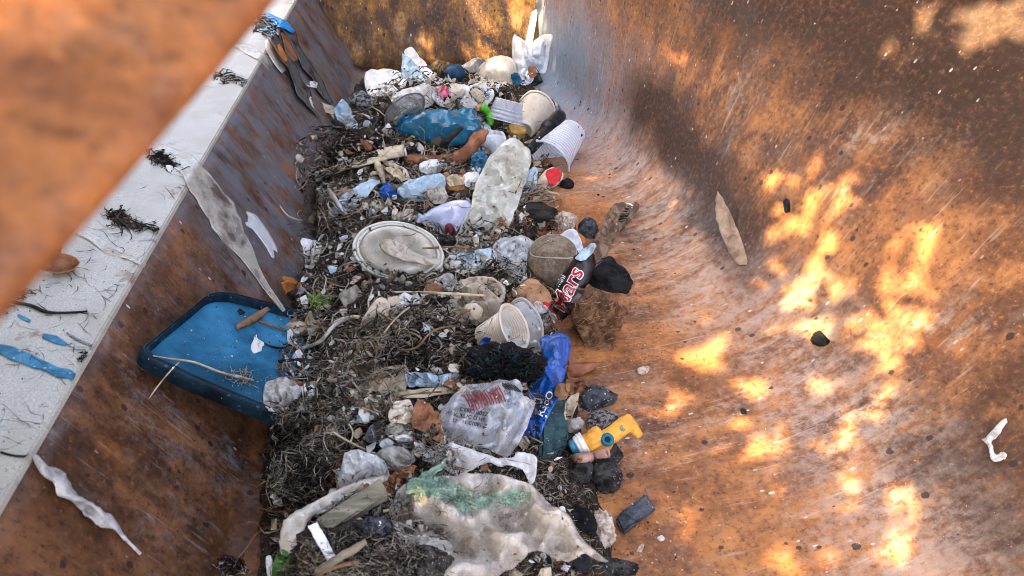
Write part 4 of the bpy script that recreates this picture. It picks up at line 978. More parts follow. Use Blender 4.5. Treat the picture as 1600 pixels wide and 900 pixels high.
film('leaf', [(884, 594), (904, 588), (920, 604), (916, 622), (900, 618), (886, 612)], M_brown, 'wrinkled brown leaf behind the blue black stone', 'leaf', lift=.006, crumple=.004)
film('leaf', [(882, 640), (890, 622), (904, 616), (898, 640), (888, 664)], M_orange if False else M_tan, 'speckled tan leaf standing against the board', 'leaf', lift=.012, crumple=.001, curl=.003, k=.8)

strands('edge_debris', [(830, 905), (850, 760), (880, 690), (905, 640), (890, 590), (930, 640), (940, 740), (930, 800), (950, 905)], 420, DARK, 'dark fibres spilling from the right edge of the heap', None, 'stuff', (12, 36), (.25, .8), (.0005, .006), wig=1.6)
# stones, toy and tube on the right
rock('stone', 934, 624, 32, 21, M_slate, 'blue black slate with white flecks beside the tan leaf', ang=-28, facets=9, depth=.6)
rock('stone', 937, 658, 29, 16, M_granite, 'speckled grey stone just behind the toy', ang=-4)
rock('stone', 898, 668, 14, 16, M_grey, 'small grey pebbled stone left of the speckled stone', ang=20)
rock('stone', 955, 708, 20, 24, M_basalt, 'dark brown stone under the plastic straw', ang=10)
rock('stone', 948, 748, 28, 30, M_basalt, 'rough dark stone in front of the plastic straw', ang=-30, rough=.16)
rock('stone', 906, 742, 20, 26, M_basalt, 'shadowed dark stone between the board and the rough stone', ang=0)
make_block('stone', [(962, 808), (1010, 768), (1027, 792), (976, 834)], .016, M_slate, 'black brick shaped stone alone at the right', 'stone', .014, .6, R(10), .0028)
rock('stone', 912, 818, 28, 24, M_black, 'black rounded stone behind the coral lump', ang=30)
rock('coral_stone', 945, 834, 21, 31, M_coral, 'pale porous coral lump at the lower right', ang=-10, rough=.24, freq=4.5)
rock('stone', 960, 889, 46, 20, M_basalt, 'dark stone at the bottom edge right of the big bag', ang=5)
rock('stone', 905, 884, 24, 16, M_black, 'black stone under the lower corner of the big bag', ang=0)
tb = tube('straw_tube', [(900, 716, .010), (925, 714, .013), (950, 707, .013)], [6.5, 6.5, 6.5], mottled('pinkish_tube', (.30, .16, .12), (.48, .30, .24), 60, rough=.5), 'short pinkish brown hollow tube below the toy', 'tube', hollow=True, seg=14)
tube('twig', [(892, 712, .010), (902, 722, .010), (908, 718, .008)], [3, 3, 2], M_twig, 'crooked brown twig left of the hollow tube', 'twig')
def make_toy():
    O = place(940, 690, .020); m = ppm(O)
    def W(x, y, d=0.0):                              # photograph place kept at the toy's own distance
        q = CAM + ray(x, y) * ((O - CAM).dot(FWD)); return q + (CAM - q).normalized() * d * m
    root = empty('toy_figure', O, 'broken yellow toy figure leg with a teal knee ring lying on the stones', 'toy')
    TOY_ = dict(parent=root, reg=False, seg=22)
    def pc(name, a, b, prof, mat, **kw): return lathe(name, a, b, [(t, r * m) for t, r in prof], mat, **{**TOY_, **kw})
    pc('stump', W(893, 704), W(906, 697), [(0, .01), (0, 13), (.2, 15.5), (1, 16.5), (1, .01)], M_stain)
    pc('cuff', W(902, 699), W(915, 692), [(0, 15), (.0, 17), (.25, 18), (.35, 17), (.45, 19), (.62, 19), (.7, 18), (.85, 19.5), (1, 18), (1, .01)], M_white)
    # the fist: a palm with four bent fingers and a thumb as one skin
    def blob(cx, cy, d, rx, ry, rz, ang):
        a = R(-ang); n, e1, e2 = frame(O, 1.0); u = e1 * math.cos(a) + e2 * math.sin(a); w = n.cross(u)
        bm = bmesh.new(); bmesh.ops.create_icosphere(bm, subdivisions=3, radius=1); c = W(cx, cy, d); V = []
        for v in bm.verts:
            q = [math.copysign(abs(k) ** .72, k) for k in v.co.normalized()]
            V.append(c + u * q[0] * rx * m + w * q[1] * ry * m + n * q[2] * rz * m)
        FC = [tuple(v.index for v in f.verts) for f in bm.faces]; bm.free(); return V, FC
    def joined(name, bl, mat):
        V = []; FC = []
        for b in bl:
            v, f = blob(*b); k = len(V); V += v; FC += [tuple(i + k for i in q) for q in f]
        o = mesh(name, V, FC, mat, root); rm = o.modifiers.new('skin', 'REMESH'); rm.mode = 'VOXEL'; rm.voxel_size = .0007; rm.use_smooth_shade = True
        sm = o.modifiers.new('smooth', 'SMOOTH'); sm.iterations = 2; return o
    joined('folded_hand', [(921, 691, 0, 14, 15, 13, -28), (924, 680, 8, 10, 6, 8, -28), (934, 696, 8, 17, 5, 8, -32), (936, 703, 6, 16, 5, 8, -30), (932, 688, 9, 15, 4.5, 8, -34), (928, 709, 2, 10, 5, 8, -20)], M_yellow)
    joined('hip', [(930, 679, 2, 12, 12, 11, -28), (944, 691, 0, 14, 13, 12, -28), (944, 704, -2, 14, 11, 10, -22)], M_yellow)
    joined('lower_leg', [(947, 684, 2, 14, 13, 12, -34), (958, 678, 2, 14, 14, 13, -34), (968, 670, 2, 14, 14, 13, -34), (976, 664, 2, 12, 14, 13, -34), (982, 658, 2, 9, 11, 12, -34), (988, 664, 2, 8, 12, 11, -40), (992, 672, 2, 10, 8, 9, 48), (996, 677, 2, 8, 7, 8, 48)], M_yellow)
    P = W(949, 687, 15); n = ((CAM - P).normalized() + RGT * .1).normalized(); e1 = n.orthogonal().normalized(); e2 = n.cross(e1); V = []
    for i in range(28):
        a = i * 2 * math.pi / 28
        for j in range(10):
            b = j * 2 * math.pi / 10; r = 7.2 + 3.4 * math.cos(b)
            V.append(P + ((e1 * math.cos(a) + e2 * math.sin(a)) * r + n * 3.4 * math.sin(b)) * m)
    FC = [(i * 10 + j, ((i + 1) % 28) * 10 + j, ((i + 1) % 28) * 10 + (j + 1) % 10, i * 10 + (j + 1) % 10) for i in range(28) for j in range(10)]
    mesh('knee_ring', V, FC, M_toyteal, root)
    pc('knee_dark_disc', P - n * 2 * m, P + n * .6 * m, [(0, 5), (1, 5), (1, .01)], M_ink)  # solid black disc painted as the shade inside the ring
    Q = W(973, 669, 13.5)
    pc('badge', Q, Q + n * 2.2 * m, [(0, 5), (.7, 5), (1, 4), (.8, 2.6), (.8, .01)], plain('grey_badge', (.22, .24, .16), .4))
make_toy(); settle()

# lower middle of the heap
film('tan_pouch', [(548, 632), (556, 606), (576, 586), (604, 574), (632, 570), (638, 582), (636, 604), (616, 626), (590, 638), (566, 640)], M_tan, 'tan dirty pouch lying left of the pale blue film', 'pouch', lift=.016, dome=.012, crumple=.004)
film('film_scrap', [(634, 580), (652, 582), (676, 586), (712, 580), (716, 592), (698, 606), (664, 604), (640, 602)], MF_pale, 'pale blue film behind the clear packet', 'film', lift=.014, crumple=.005, freq=70)
film('tan_strip', [(622, 612), (660, 606), (720, 604), (724, 612), (680, 618), (640, 622)], M_stick, 'straw coloured strip below the pale blue film', 'strip', lift=.010, crumple=.002)
film('shell_scrap', [(606, 652), (616, 628), (640, 624), (646, 644), (638, 660), (614, 660)], M_shell, 'cream broken shell in the lower middle', 'shell', lift=.012, crumple=.003, dome=.004)
film('shell_scrap', [(604, 680), (612, 656), (640, 660), (648, 680), (632, 690)], M_grey, 'greyish broken shell under the cream one', 'shell', lift=.010, crumple=.003, dome=.003)
film('leaf', [(642, 660), (652, 626), (672, 632), (680, 650), (668, 672), (652, 672)], M_brown, 'brown pointed leaf standing beside the cream shell', 'leaf', lift=.014, crumple=.002, curl=.003, k=.7)
film('leaf', [(664, 660), (684, 642), (690, 668), (692, 688), (672, 686)], M_brown, 'dark brown leaf left of the clear packet', 'leaf', lift=.010, crumple=.003)
film('film_scrap', [(552, 654), (572, 642), (594, 640), (590, 652), (568, 660)], MF_pale, 'small pale film below the tan pouch', 'film', lift=.010, crumple=.003)
rock('maroon_lump', 568, 666, 11, 9, M_maroon, 'small maroon lump below the small pale film', 'lump')
film('slate_scrap', [(570, 686), (580, 664), (602, 660), (606, 684), (588, 692)], mottled('slate_film', (.08, .10, .11), (.22, .25, .26), 60, rough=.5), 'slate grey scrap left of the greyish shell', 'scrap', lift=.010, crumple=.003)
rock('black_lump', 590, 694, 16, 7, M_black, 'black oblong lump above the white film', 'lump', ang=-10)
film('crumpled_film', [(604, 680), (630, 678), (656, 690), (672, 702), (700, 696), (736, 704), (790, 716), (812, 706), (834, 712), (838, 724), (832, 756), (824, 744), (812, 730), (784, 728), (762, 724), (738, 734), (716, 740), (690, 730), (668, 722), (640, 706), (620, 694)], MF_milky, 'white crinkled film trailing under the clear packet', 'film', lift=.014, crumple=.007, freq=60, res=30)
film('grey_shell', [(586, 712), (604, 698), (628, 698), (650, 716), (640, 728), (610, 734), (598, 728)], M_grey, 'grey folded sheet in front of the black lump', 'sheet', lift=.010, dome=.006, crumple=.003)
film('white_film', [(526, 766), (530, 736), (542, 704), (556, 702), (590, 712), (604, 726), (608, 746), (594, 754), (570, 762), (540, 772)], MF_milky, 'bright white twisted film left of the grey sheet', 'film', lift=.016, dome=.012, crumple=.006, freq=40)
film('leaf', [(500, 778), (508, 740), (530, 708), (534, 712), (524, 748), (520, 778)], M_brown, 'dark brown leaf standing left of the bright white film', 'leaf', lift=.010, crumple=.002, k=.7)
film('leaf', [(600, 750), (632, 730), (650, 728), (640, 744), (616, 768), (604, 768)], M_pod, 'brown leaf fold above the big clear bag', 'leaf', lift=.012, crumple=.003)

# bottom: sheet, plank, big bag, clumps
rock('dark_clump', 470, 740, 44, 42, M_fibre0, 'hollow dark clump of seaweed at the left edge of the heap', 'seaweed clump', facets=0, rough=.3, freq=3, sink=.6)
film('curled_sheet', [(440, 866), (437, 842), (440, 822), (452, 806), (480, 790), (520, 770), (556, 756), (600, 744), (604, 752), (560, 772), (520, 790), (490, 806), (476, 830), (470, 852), (452, 868)], MF_cream, 'pale curled sheet along the plank at the lower left', 'sheet', lift=.020, dome=.006, crumple=.002, curl=.004, res=26)
make_block('plank', [(488, 812), (596, 746), (606, 772), (512, 832)], .009, M_plank, 'weathered grey plank slanting at the lower left', 'plank', .022, .5, 0, .0016)
film('plank_grain', [(492, 796), (540, 768), (584, 750), (588, 756), (548, 776), (502, 802)], M_rag, 'flaking white crust along the top of the plank', 'crust', lift=.003, crumple=.003, freq=90)
rock('dark_clump', 560, 868, 90, 46, M_wrack, 'broad fibrous seaweed clump at the bottom of the heap', 'seaweed clump', facets=0, rough=.25, freq=3.5, sink=.5)
rock('dark_clump', 668, 872, 42, 34, mottled('barnacled', (.02, .018, .015), (.10, .09, .075), 200, rough=.9, bump=1, dist=.004, specks=(.62, .58, .48)), 'black clump crusted with tiny pale shells under the big bag', 'clump', facets=0, rough=.25, freq=5)
rock('dark_clump', 588, 828, 22, 18, mottled('charcoal_grit', (.01, .01, .012), (.10, .10, .11), 220, rough=.8, bump=1, dist=.003, specks=(.35, .36, .38)), 'small gritty black clump beside the plank', 'clump', facets=0, rough=.22, freq=5)
strands('clump_fibres', [(440, 905), (470, 850), (520, 836), (600, 830), (690, 850), (690, 905)], 1600, [(M_fibre0, 3), (M_fibre1, 4), (M_fibre2, 3), (M_fibre3, 1.2)], 'hairy roots and fibres over the bottom seaweed clump', 'fibres', 'stuff', (16, 60), (.3, .9), (.001, .012))
strands('clump_fibres', [(420, 760), (428, 690), (450, 640), (520, 590), (545, 640), (530, 700), (505, 770), (460, 785)], 1900, [(M_fibre0, 4), (M_fibre1, 4), (M_fibre2, 2.5), (M_fibre3, 1)], 'curly brown fibres hanging down the left edge of the heap', 'fibres', 'stuff', (16, 60), (.3, .9), (.001, .014))
strands('clump_fibres', [(500, 500), (560, 500), (700, 480), (730, 520), (720, 570), (640, 570), (560, 600), (500, 590)], 1700, [(M_fibre0, 3), (M_fibre1, 4), (M_fibre2, 3.5), (M_fibre3, 1.2), (M_fibre4, .8)], 'tangled grey brown fibres in the middle of the heap', 'fibres', 'stuff', (24, 90), (.35, 1.2), (.002, .014))
strands('clump_fibres', [(462, 215), (520, 190), (600, 230), (560, 260), (500, 300), (466, 290)], 900, [(M_fibre0, 5), (M_fibre1, 3), (M_fibre2, 2)], 'dark fibres heaped at the far left against the sloping side', 'fibres', 'stuff', (14, 36), (.5, 1.1), (.001, .010))
film('cloth_scrap', [(414, 600), (430, 588), (452, 590), (470, 604), (466, 622), (440, 640), (420, 640), (412, 625)], M_rag, 'pale ragged scrap on the edge of the blue tray', 'rag', lift=.012, dome=.008, crumple=.006)
film('leaf', [(446, 604), (456, 592), (472, 598), (478, 610), (462, 612)], M_pod, 'small ginger leaf on the pale ragged scrap', 'leaf', lift=.006, crumple=.002)
film('white_strip', [(481, 822), (495, 816), (524, 868), (512, 878)], M_white, 'short white plastic strip lying across the bottom clump', 'plastic strip', lift=.012, crumple=.0006, sharp=True, t=.0012, k=.6)
tube('stick', [(494, 892, .012), (530, 872, .016), (572, 846, .012)], [5, 7, 5], M_plank, 'brown stick lying below the short white strip', 'stick', jit=.3)
tube('stick', [(488, 902, .012), (520, 886, .014), (560, 878, .010)], [4, 4, 3], M_twig, 'dark thin stick at the bottom edge', 'stick', jit=.3)
film('green_leaf', [(424, 900), (426, 880), (440, 860), (456, 868), (452, 890), (440, 905)], mottled('leaf_green', (.03, .10, .02), (.10, .20, .05), 40, rough=.5), 'green leaf at the bottom left of the heap', 'leaf', lift=.010, crumple=.002, curl=.003)
film('white_scrap', [(415, 872), (424, 870), (424, 898), (418, 900)], M_white, 'white scrap left of the green leaf', 'scrap', lift=.006, crumple=.001)
big = film('big_bag', [(604, 786), (612, 764), (628, 748), (660, 738), (700, 736), (740, 740), (768, 741), (800, 754), (840, 766), (866, 782), (886, 806), (906, 836), (946, 886), (914, 868), (892, 876), (868, 870), (846, 856), (826, 864), (806, 880), (786, 892), (764, 904), (700, 912), (704, 884), (708, 862), (690, 848), (664, 842), (640, 838), (616, 822)], MF_bag, 'large translucent white bag spread over the bottom of the heap', 'bag', lift=.036, dome=.016, crumple=.020, freq=30, res=60, k=.55, t=0)
settle()
film('green_algae', [(634, 770), (640, 752), (660, 740), (690, 722), (698, 716), (694, 730), (676, 744), (668, 754), (690, 752), (712, 768), (736, 776), (764, 774), (786, 774), (806, 764), (828, 772), (820, 784), (800, 790), (770, 786), (744, 790), (728, 800), (708, 786), (684, 776), (660, 772)], film_material('algae_slime', (.26, .46, .32), .42, .3, dirt=(.5, .62, .5), dirt_amt=.5, scale=110, dens=.4), 'pale green algae smeared over the top of the big bag', 'algae', lift=.002, crumple=.004, freq=90, res=34, jag=7, t=0)
strands('algae_threads', [(634, 774), (640, 750), (690, 722), (700, 752), (740, 772), (824, 768), (816, 790), (730, 800), (690, 778)], 800, [(plain('algae_thread', (.30, .46, .32), .7), 2), (plain('algae_thread_pale', (.5, .6, .48), .7), 1)], 'fine green threads round the pale algae on the big bag', 'algae', 'stuff', (8, 24), (.4, .9), (.0004, .005), wig=1.8)

# twigs and strings over the heap
for i, (pts, r, mat, lab) in enumerate([
    ([(520, 675, .012), (545, 690, .016), (578, 706, .012), (586, 708, .010)], 1.6, M_stick, 'thin straw twig pointing at the bright white film'),
    ([(600, 640, .010), (614, 624, .014), (640, 616, .012), (690, 612, .008)], 1.4, M_twig, 'fine twig running above the cream shell'),
    ([(620, 548, .012), (650, 544, .016), (670, 522, .016), (690, 512, .012), (724, 508, .008)], 2.0, M_twig, 'curved dark root in the middle tangle'),
    ([(545, 662, .012), (552, 676, .014), (548, 690, .010)], 1.6, M_stick, 'hooked pale stem left of the small maroon lump'),
    ([(500, 520, .012), (530, 500, .016), (560, 495, .014)], 3.0, M_tan, 'thick tan stem across the upper tangle'),
    ([(470, 545, .010), (500, 534, .014), (520, 510, .014), (545, 496, .010)], 3.2, M_drift, 'grey bent root below the pale lump'),
    ([(436, 565, .008), (470, 562, .010), (500, 566, .008)], 3.0, M_char, 'black twig lying out onto the blue tray'),
    ([(505, 455, .010), (510, 436, .014), (506, 430, .012)], 1.0, M_stick, 'tiny curl of straw above the moss tuft'),
    ([(470, 345, .006), (450, 338, .006), (436, 322, .004)], 1.8, M_stick, 'pale curved stem on the sloping side left of the heap'),
    ([(640, 480, .014), (620, 496, .016), (600, 520, .014)], 1.3, M_fibre3, 'straw thread crossing the tan leaf'),
]): tube('twig', pts, r, mat, lab, 'twig', jit=.3)

flakes('tray_dirt', [(250, 548), (335, 475), (440, 490), (450, 600), (400, 622), (330, 592)], 150, [(M_fibre1, 4), (M_stick, 1), (M_coral, 2), (M_fibre0, 3)], 'dirt and crumbs sprinkled over the blue tray', (.5, 2.2), (0, .0006))
# ---------------------------------------------------------------- on the tray
tube('wood_chip', [(370, 512, .003), (395, 498, .004), (419, 482, .003)], [4, 7, 4], M_twig, 'splintered brown wood chip lying on the blue tray', 'wood chip', jit=.5, flat=.5)
tube('root_string', [(240, 556, .004), (275, 562, .004), (305, 566, .004), (340, 580, .004), (370, 588, .004), (396, 594, .003)], [1.0, 1.6, 1.8, 1.8, 2.4, 1.4], M_stick, 'pale root string lying along the front of the blue tray', 'string', jit=.5)
tube('root_string', [(280, 566, .004), (262, 584, .006), (240, 612, .004), (222, 640, .003), (215, 668, .002), (214, 684, .002), (190, 684, .001), (165, 686, .001)], 1.3, M_stick, 'bent straw hanging from the blue tray down to the rusty sheet', 'straw', n=4)
strands('root_tuft', [(350, 584), (385, 576), (400, 590), (388, 602), (360, 598)], 60, [(M_fibre3, 3), (M_fibre2, 1)], 'small tuft of pale roots on the front of the blue tray', 'roots', None, (8, 22), (.4, .8), (.001, .005))
film('leaf_scrap', [(370, 484), (378, 482), (382, 490), (374, 492)], M_char, 'small black leaf speck on the blue tray', 'leaf', lift=.002, crumple=.001)
film('leaf_scrap', [(393, 540), (400, 522), (404, 530), (412, 536), (406, 548), (396, 550)], M_rag, 'curled grey scrap on the right of the blue tray', 'scrap', lift=.003, crumple=.002)
tube('twig', [(404, 502, .003), (418, 506, .004), (436, 514, .004), (450, 518, .003)], [1.6, 2.2, 2, 1.4], M_twig, 'forked dark twig near the wood chip on the tray', 'twig', jit=.4)
tube('twig', [(408, 534, .003), (425, 542, .004), (446, 544, .003)], [1.4, 2, 1.4], M_char, 'dark twig beside the curled grey scrap on the tray', 'twig', jit=.4)

# ---------------------------------------------------------------- hanging over the white rim
M_dfilm = film_material('dirty_dark_film', (.10, .115, .12), .9, .2, dirt=(.012, .012, .012), dirt_amt=.9, scale=130)
ribbon('dried_film', [(226, 228, 9, .003), (262, 242, 14, .003), (296, 264, 17, .004), (325, 300, 20, .006), (350, 338, 22, .008), (374, 378, 17, .008), (394, 412, 9, .008), (414, 444, 5, .008), (444, 486, 3, .006)], MF_tape, 'long dried translucent film draped from the white rim down to the tray', 'film', crumple=.003, freq=45, across=15, edge=.35, n=10)
ribbon('dried_film', [(345, 300, 4, .003), (372, 330, 8, .004), (400, 352, 10, .005), (420, 378, 8, .005), (436, 410, 8, .004)], MF_milky, 'clear film strip beside the long dried film on the sloping side', 'film', crumple=.002, edge=.5)
ribbon('dried_film', [(364, 66, 5, .002), (392, 78, 7, .003), (416, 94, 8, .004), (434, 116, 9, .004), (446, 140, 7, .004), (454, 154, 2, .003)], MF_tape, 'pale film draped over the far part of the white rim', 'film', crumple=.002, edge=.4)
ribbon('plastic_tongue', [(418, 60, 5, .010), (424, 78, 7, .018), (436, 98, 7, .018), (444, 112, 4, .014)], MF_cream, 'smooth cream tongue of plastic hanging from the rim beside the black strands', 'plastic strip', crumple=.0005)
ribbon('amber_strip', [(424, 56, 4, .014), (436, 76, 5, .026), (448, 96, 3, .028)], M_orange, 'amber strip between the cream tongue and the black strands', 'strip', crumple=.001)
ribbon('hanging_strand', [(396, 26, 9, .006), (416, 42, 9, .010), (432, 58, 7, .018), (442, 82, 7, .024), (456, 106, 6, .026), (468, 134, 8, .026), (482, 156, 7, .022), (494, 176, 4, .012), (502, 192, 1.5, .003)], M_dfilm, 'black film strand hanging from the far rim down to the heap', 'film strand', crumple=.0025, freq=110, edge=.8)
ribbon('hanging_strand', [(440, 36, 6, .008), (454, 52, 6, .018), (464, 74, 6, .024), (478, 100, 6, .024), (494, 122, 5, .022), (508, 148, 5, .016), (522, 166, 3, .006)], M_dfilm, 'second black film strand along the end wall corner', 'film strand', crumple=.0025, freq=110, edge=.8)
ribbon('leaf', [(442, 48, 4, .012), (450, 62, 8, .020), (456, 80, 9, .022), (462, 96, 4, .022)], M_brown, 'brown leaf caught between the two black strands', 'leaf', crumple=.001)
ribbon('blue_scrap', [(416, 22, 4, .005), (428, 32, 7, .006), (444, 38, 6, .006), (460, 50, 3, .004)], mottled('bright_blue_film', (.01, .19, .50), (.04, .34, .72), 60, rough=.4), 'bright blue film scrap tied round the far rim', 'film', crumple=.002)
ribbon('pale_scrap', [(480, 130, 4, .004), (496, 134, 5, .004)], M_paper, 'tiny white scrap between the black strands', 'scrap', crumple=.001)
film('brown_scrap', [(486, 150), (500, 158), (520, 166), (522, 176), (500, 174), (488, 166)], M_shell, 'pale brown shard at the foot of the black strands', 'shard', lift=.004, crumple=.002)
film('film_scrap', [(522, 174), (534, 156), (544, 164), (552, 180), (560, 200), (540, 196)], MF_pale, 'pale film fin standing at the far left corner of the heap', 'film', lift=.012, crumple=.004, k=.9)
strands('dry_weed', [(150, 330), (185, 328), (215, 345), (254, 356), (256, 362), (215, 356), (180, 350)], 120, [(M_fibre0, 3), (M_fibre1, 3), (M_fibre4, 1)], 'dark dry weed lying across the middle of the white rim', 'weed', None, (16, 46), (.6, 1.4), (.0006, .004), dirn=14)
strands('dry_weed', [(220, 230), (250, 236), (274, 256), (262, 262), (234, 252)], 90, [(M_fibre0, 4), (M_fibre1, 2)], 'dark weed under the top end of the long dried film', 'weed', None, (12, 34), (.6, 1.4), (.0006, .004), dirn=24)
strands('dry_weed', [(325, 108), (350, 112), (385, 124), (384, 134), (350, 128), (330, 120)], 60, [(M_fibre0, 2), (M_stain, 1), (M_fibre2, 2)], 'grey weed smear across the far part of the white rim', 'weed', None, (14, 34), (.5, 1.1), (.0004, .002), dirn=16)
strands('dry_weed', [(380, 20), (410, 22), (436, 44), (425, 56), (395, 44)], 130, [(M_fibre0, 4), (M_fibre2, 2), (M_paper, 1), (M_stain, 1)], 'dark weed wrapped over the far rim round the blue scrap', 'weed', None, (12, 34), (.6, 1.5), (.0006, .006), dirn=30)
strands('rim_threads', [(0, 500), (120, 380), (240, 250), (300, 250), (250, 380), (130, 590), (10, 780), (-10, 780)], 110, [(M_fibre0, 3), (M_fibre1, 3), (M_fibre2, 1)], 'fine dark threads stuck all over the white rim', None, 'stuff', (10, 60), (.25, .7), (.0002, .0014), dirn=16, wig=.8)
flakes('rim_crumbs', [(0, 500), (120, 380), (240, 250), (300, 250), (250, 380), (130, 590), (10, 780), (-10, 780)], 160, [(M_fibre1, 3), (M_twig, 2), (M_fibre0, 3), (M_rag, 2)], 'dirt specks scattered over the white rim', (.5, 2.2), (0, .0004))
ribbon('pale_smear', [(118, 362, 2, .001), (145, 372, 5, .001), (175, 392, 6, .001), (205, 404, 4, .001), (222, 412, 3, .002), (240, 424, 5, .004), (251, 434, 2, .003)], MF_tape, 'pale dried film strip crossing the rim near the curled leaf', 'film', crumple=.0006, t=.0003, edge=.5)
film('curled_leaf', [(62, 416), (74, 404), (98, 402), (118, 408), (125, 418), (118, 428), (98, 432), (76, 428)], M_pod, 'curled brown leaf lying on the white rim', 'leaf', lift=.006, dome=-.002, curl=.008, crumple=.001, k=.5)
film('leaf_scrap', [(78, 398), (90, 374), (96, 388), (90, 400)], M_brown, 'brown leaf tip above the curled leaf on the rim', 'leaf', lift=.003, crumple=.001)
ribbon('twig', [(20, 472, 2, .001), (45, 476, 2.4, .002), (70, 486, 2, .002), (100, 488, 1.6, .002), (136, 486, 1, .001)], M_char, 'thin black twig on the lower part of the white rim', 'twig', across=4, crumple=.0005, edge=.5)
strands('dry_weed', [(0, 470), (28, 474), (52, 454), (30, 448), (8, 492)], 40, [(M_fibre1, 3), (M_fibre4, 2)], 'brown root tangle at the left edge on the rim', 'weed', None, (14, 40), (.6, 1.2), (.0006, .004))
ribbon('blue_strip', [(-8, 542, 4, .0008), (14, 548, 8, .001), (44, 562, 9, .001), (76, 574, 8, .001), (104, 584, 7, .001), (122, 592, 3, .001)], M_stain, 'long torn blue strip stuck across the lower white rim', 'plastic strip', crumple=.0004, t=.0003, edge=.7, across=9)
ribbon('blue_strip', [(66, 524, 3, .0008), (84, 530, 5, .001), (104, 538, 3, .001)], M_stain, 'short torn blue strip above the long one on the rim', 'plastic strip', crumple=.0003, t=.0003, edge=.8)
ribbon('blue_strip', [(28, 492, 2, .0008), (38, 498, 3, .001), (47, 502, 2, .001)], M_stain, 'tiny blue strip near the root tangle on the rim', 'plastic strip', crumple=.0003, t=.0003, edge=.8)
ribbon('blue_strip', [(104, 520, 1.5, .0008), (124, 532, 2, .001), (146, 542, 2, .001)], M_dfilm, 'thin dark streak of film near the edge of the lower rim', 'film', crumple=.0003, t=.0003, edge=.8)
strands('edge_weed', [(120, 552), (138, 548), (146, 560), (128, 566)], 30, [(M_fibre0, 3)], 'small black weed scrap on the rim edge by the long blue strip', 'weed', None, (8, 20), (.6, 1.2), (.0006, .003))
ribbon('rim_twig', [(0, 706, 1.5, .001), (24, 712, 1.6, .001), (46, 712, 1.4, .002)], M_char, 'dark thread on the rim leading to the grey rag', 'thread', across=4, crumple=.0004)
ribbon('twisted_rag', [(44, 706, 4, .004), (58, 718, 7, .006), (76, 738, 9, .007), (94, 760, 12, .008), (120, 780, 13, .008), (150, 800, 12, .008), (178, 822, 8, .007), (200, 846, 4, .005), (220, 866, 1.5, .003)], M_rag, 'grey twisted rag hanging over the rim down the sloping side', 'rag', crumple=.006, freq=130, edge=1.0, across=13, n=12, t=.001, twist=.004)
tube('thread', [(76, 730, .006), (92, 742, .008), (100, 752, .006)], 1.2, M_twig, 'loose brown thread on the twisted rag', 'thread')
ribbon('hanging_fibre', [(282, 308, 1.5, .003), (300, 336, 2, .004), (322, 366, 2, .004), (345, 396, 3, .004), (362, 420, 2, .003), (376, 438, 1.5, .002)], MF_milky, 'thin white thread of film left of the long dried film', 'thread', crumple=.001, across=4)
ribbon('weed_scrap', [(266, 374, 2, .002), (276, 388, 2, .003), (288, 404, 4, .003), (304, 420, 5, .003), (308, 426, 2, .002)], M_tan, 'dry weed scrap on the sloping side below the rim', 'weed', crumple=.002, edge=.8, across=5)
film('rim_chip', [(260, 258), (278, 264), (284, 274), (264, 268)], M_white, 'white chip lying on the rim beside the long dried film', 'chip', lift=.002, crumple=.0004)
film('rim_scrap', [(28, 436), (50, 426), (56, 432), (36, 442)], M_rag, 'small grey scrap on the rim near the root tangle', 'scrap', lift=.001, crumple=.0006)

# ---------------------------------------------------------------- lying loose on the rusty sheet
film('dry_leaf', [(1121, 300), (1130, 312), (1146, 344), (1158, 376), (1167, 410), (1152, 414), (1138, 392), (1124, 358), (1118, 326)], mottled('grey_brown_leaf', (.16, .105, .065), (.32, .23, .16), 50, rough=.7), 'long dry leaf stuck to the curved rusty side', 'leaf', lift=.005, crumple=.0012, dome=.0005, curl=.002, k=.7)
film('white_hook', [(1534, 686), (1543, 681), (1566, 656), (1572, 659), (1556, 685), (1549, 692), (1556, 710), (1566, 704), (1574, 705), (1570, 716), (1556, 719), (1546, 710), (1540, 694)], mottled('dusty_white_plastic', (.34, .32, .29), (.60, .58, .53), 90, rough=.7), 'white hook shaped plastic scrap on the right of the rusty side', 'plastic scrap', lift=.003, crumple=.0022, t=.0012, gap=.0008, res=34, smooth_n=5)
rock('pebble', 1281, 531, 14, 13, M_black, 'black pebble at the edge of the big patch of sun', 'pebble', reg=False)
rock('pebble', 1228, 322, 6, 13, M_black, 'narrow black chip in the sunlit patch', 'chip', reg=False)
rock('pebble', 1003, 580, 12, 7, M_coral, 'small white chip right of the coconut husk', 'chip', ang=-28, reg=False)
rock('pebble', 1161, 643, 5, 6, M_black, 'tiny black chip in the middle of the rusty floor', 'chip', reg=False)
rock('pebble', 1032, 842, 6, 5, M_paper, 'tiny round white crumb at the lower right', 'crumb', reg=False)
rock('pebble', 1000, 858, 9, 4, M_coral, 'pale crumb in front of the coral lump', 'crumb', ang=-55, reg=False)
strands('weed_wad', [(340, 880), (352, 868), (378, 872), (388, 890), (372, 902), (345, 902)], 160, [(M_fibre0, 4), (M_fibre1, 2), (M_fibre2, 2)], 'small black wad of weed on the floor at the bottom left', 'weed', None, (10, 26), (.6, 1.4), (.001, .010))
tube('twig', [(372, 872, .003), (390, 850, .003), (402, 832, .003), (432, 820, .003)], [1.2, 1.8, 1.4, 1], M_twig, 'branched twig rising from the small wad of weed', 'twig', jit=.4)
tube('twig', [(402, 792, .002), (430, 800, .003), (460, 796, .004)], [1, 1.5, 1], M_twig, 'fine twig lying left of the curled sheet', 'twig')
tube('twig', [(418, 750, .002), (416, 768, .003), (424, 790, .002)], .9, M_fibre3, 'fine pale stem on the floor at the left edge of the heap', 'stem')
tube('thread', [(345, 764, .001), (358, 772, .001), (380, 774, .001)], 1.0, M_fibre3, 'pale short stem on the floor below the tray', 'stem')
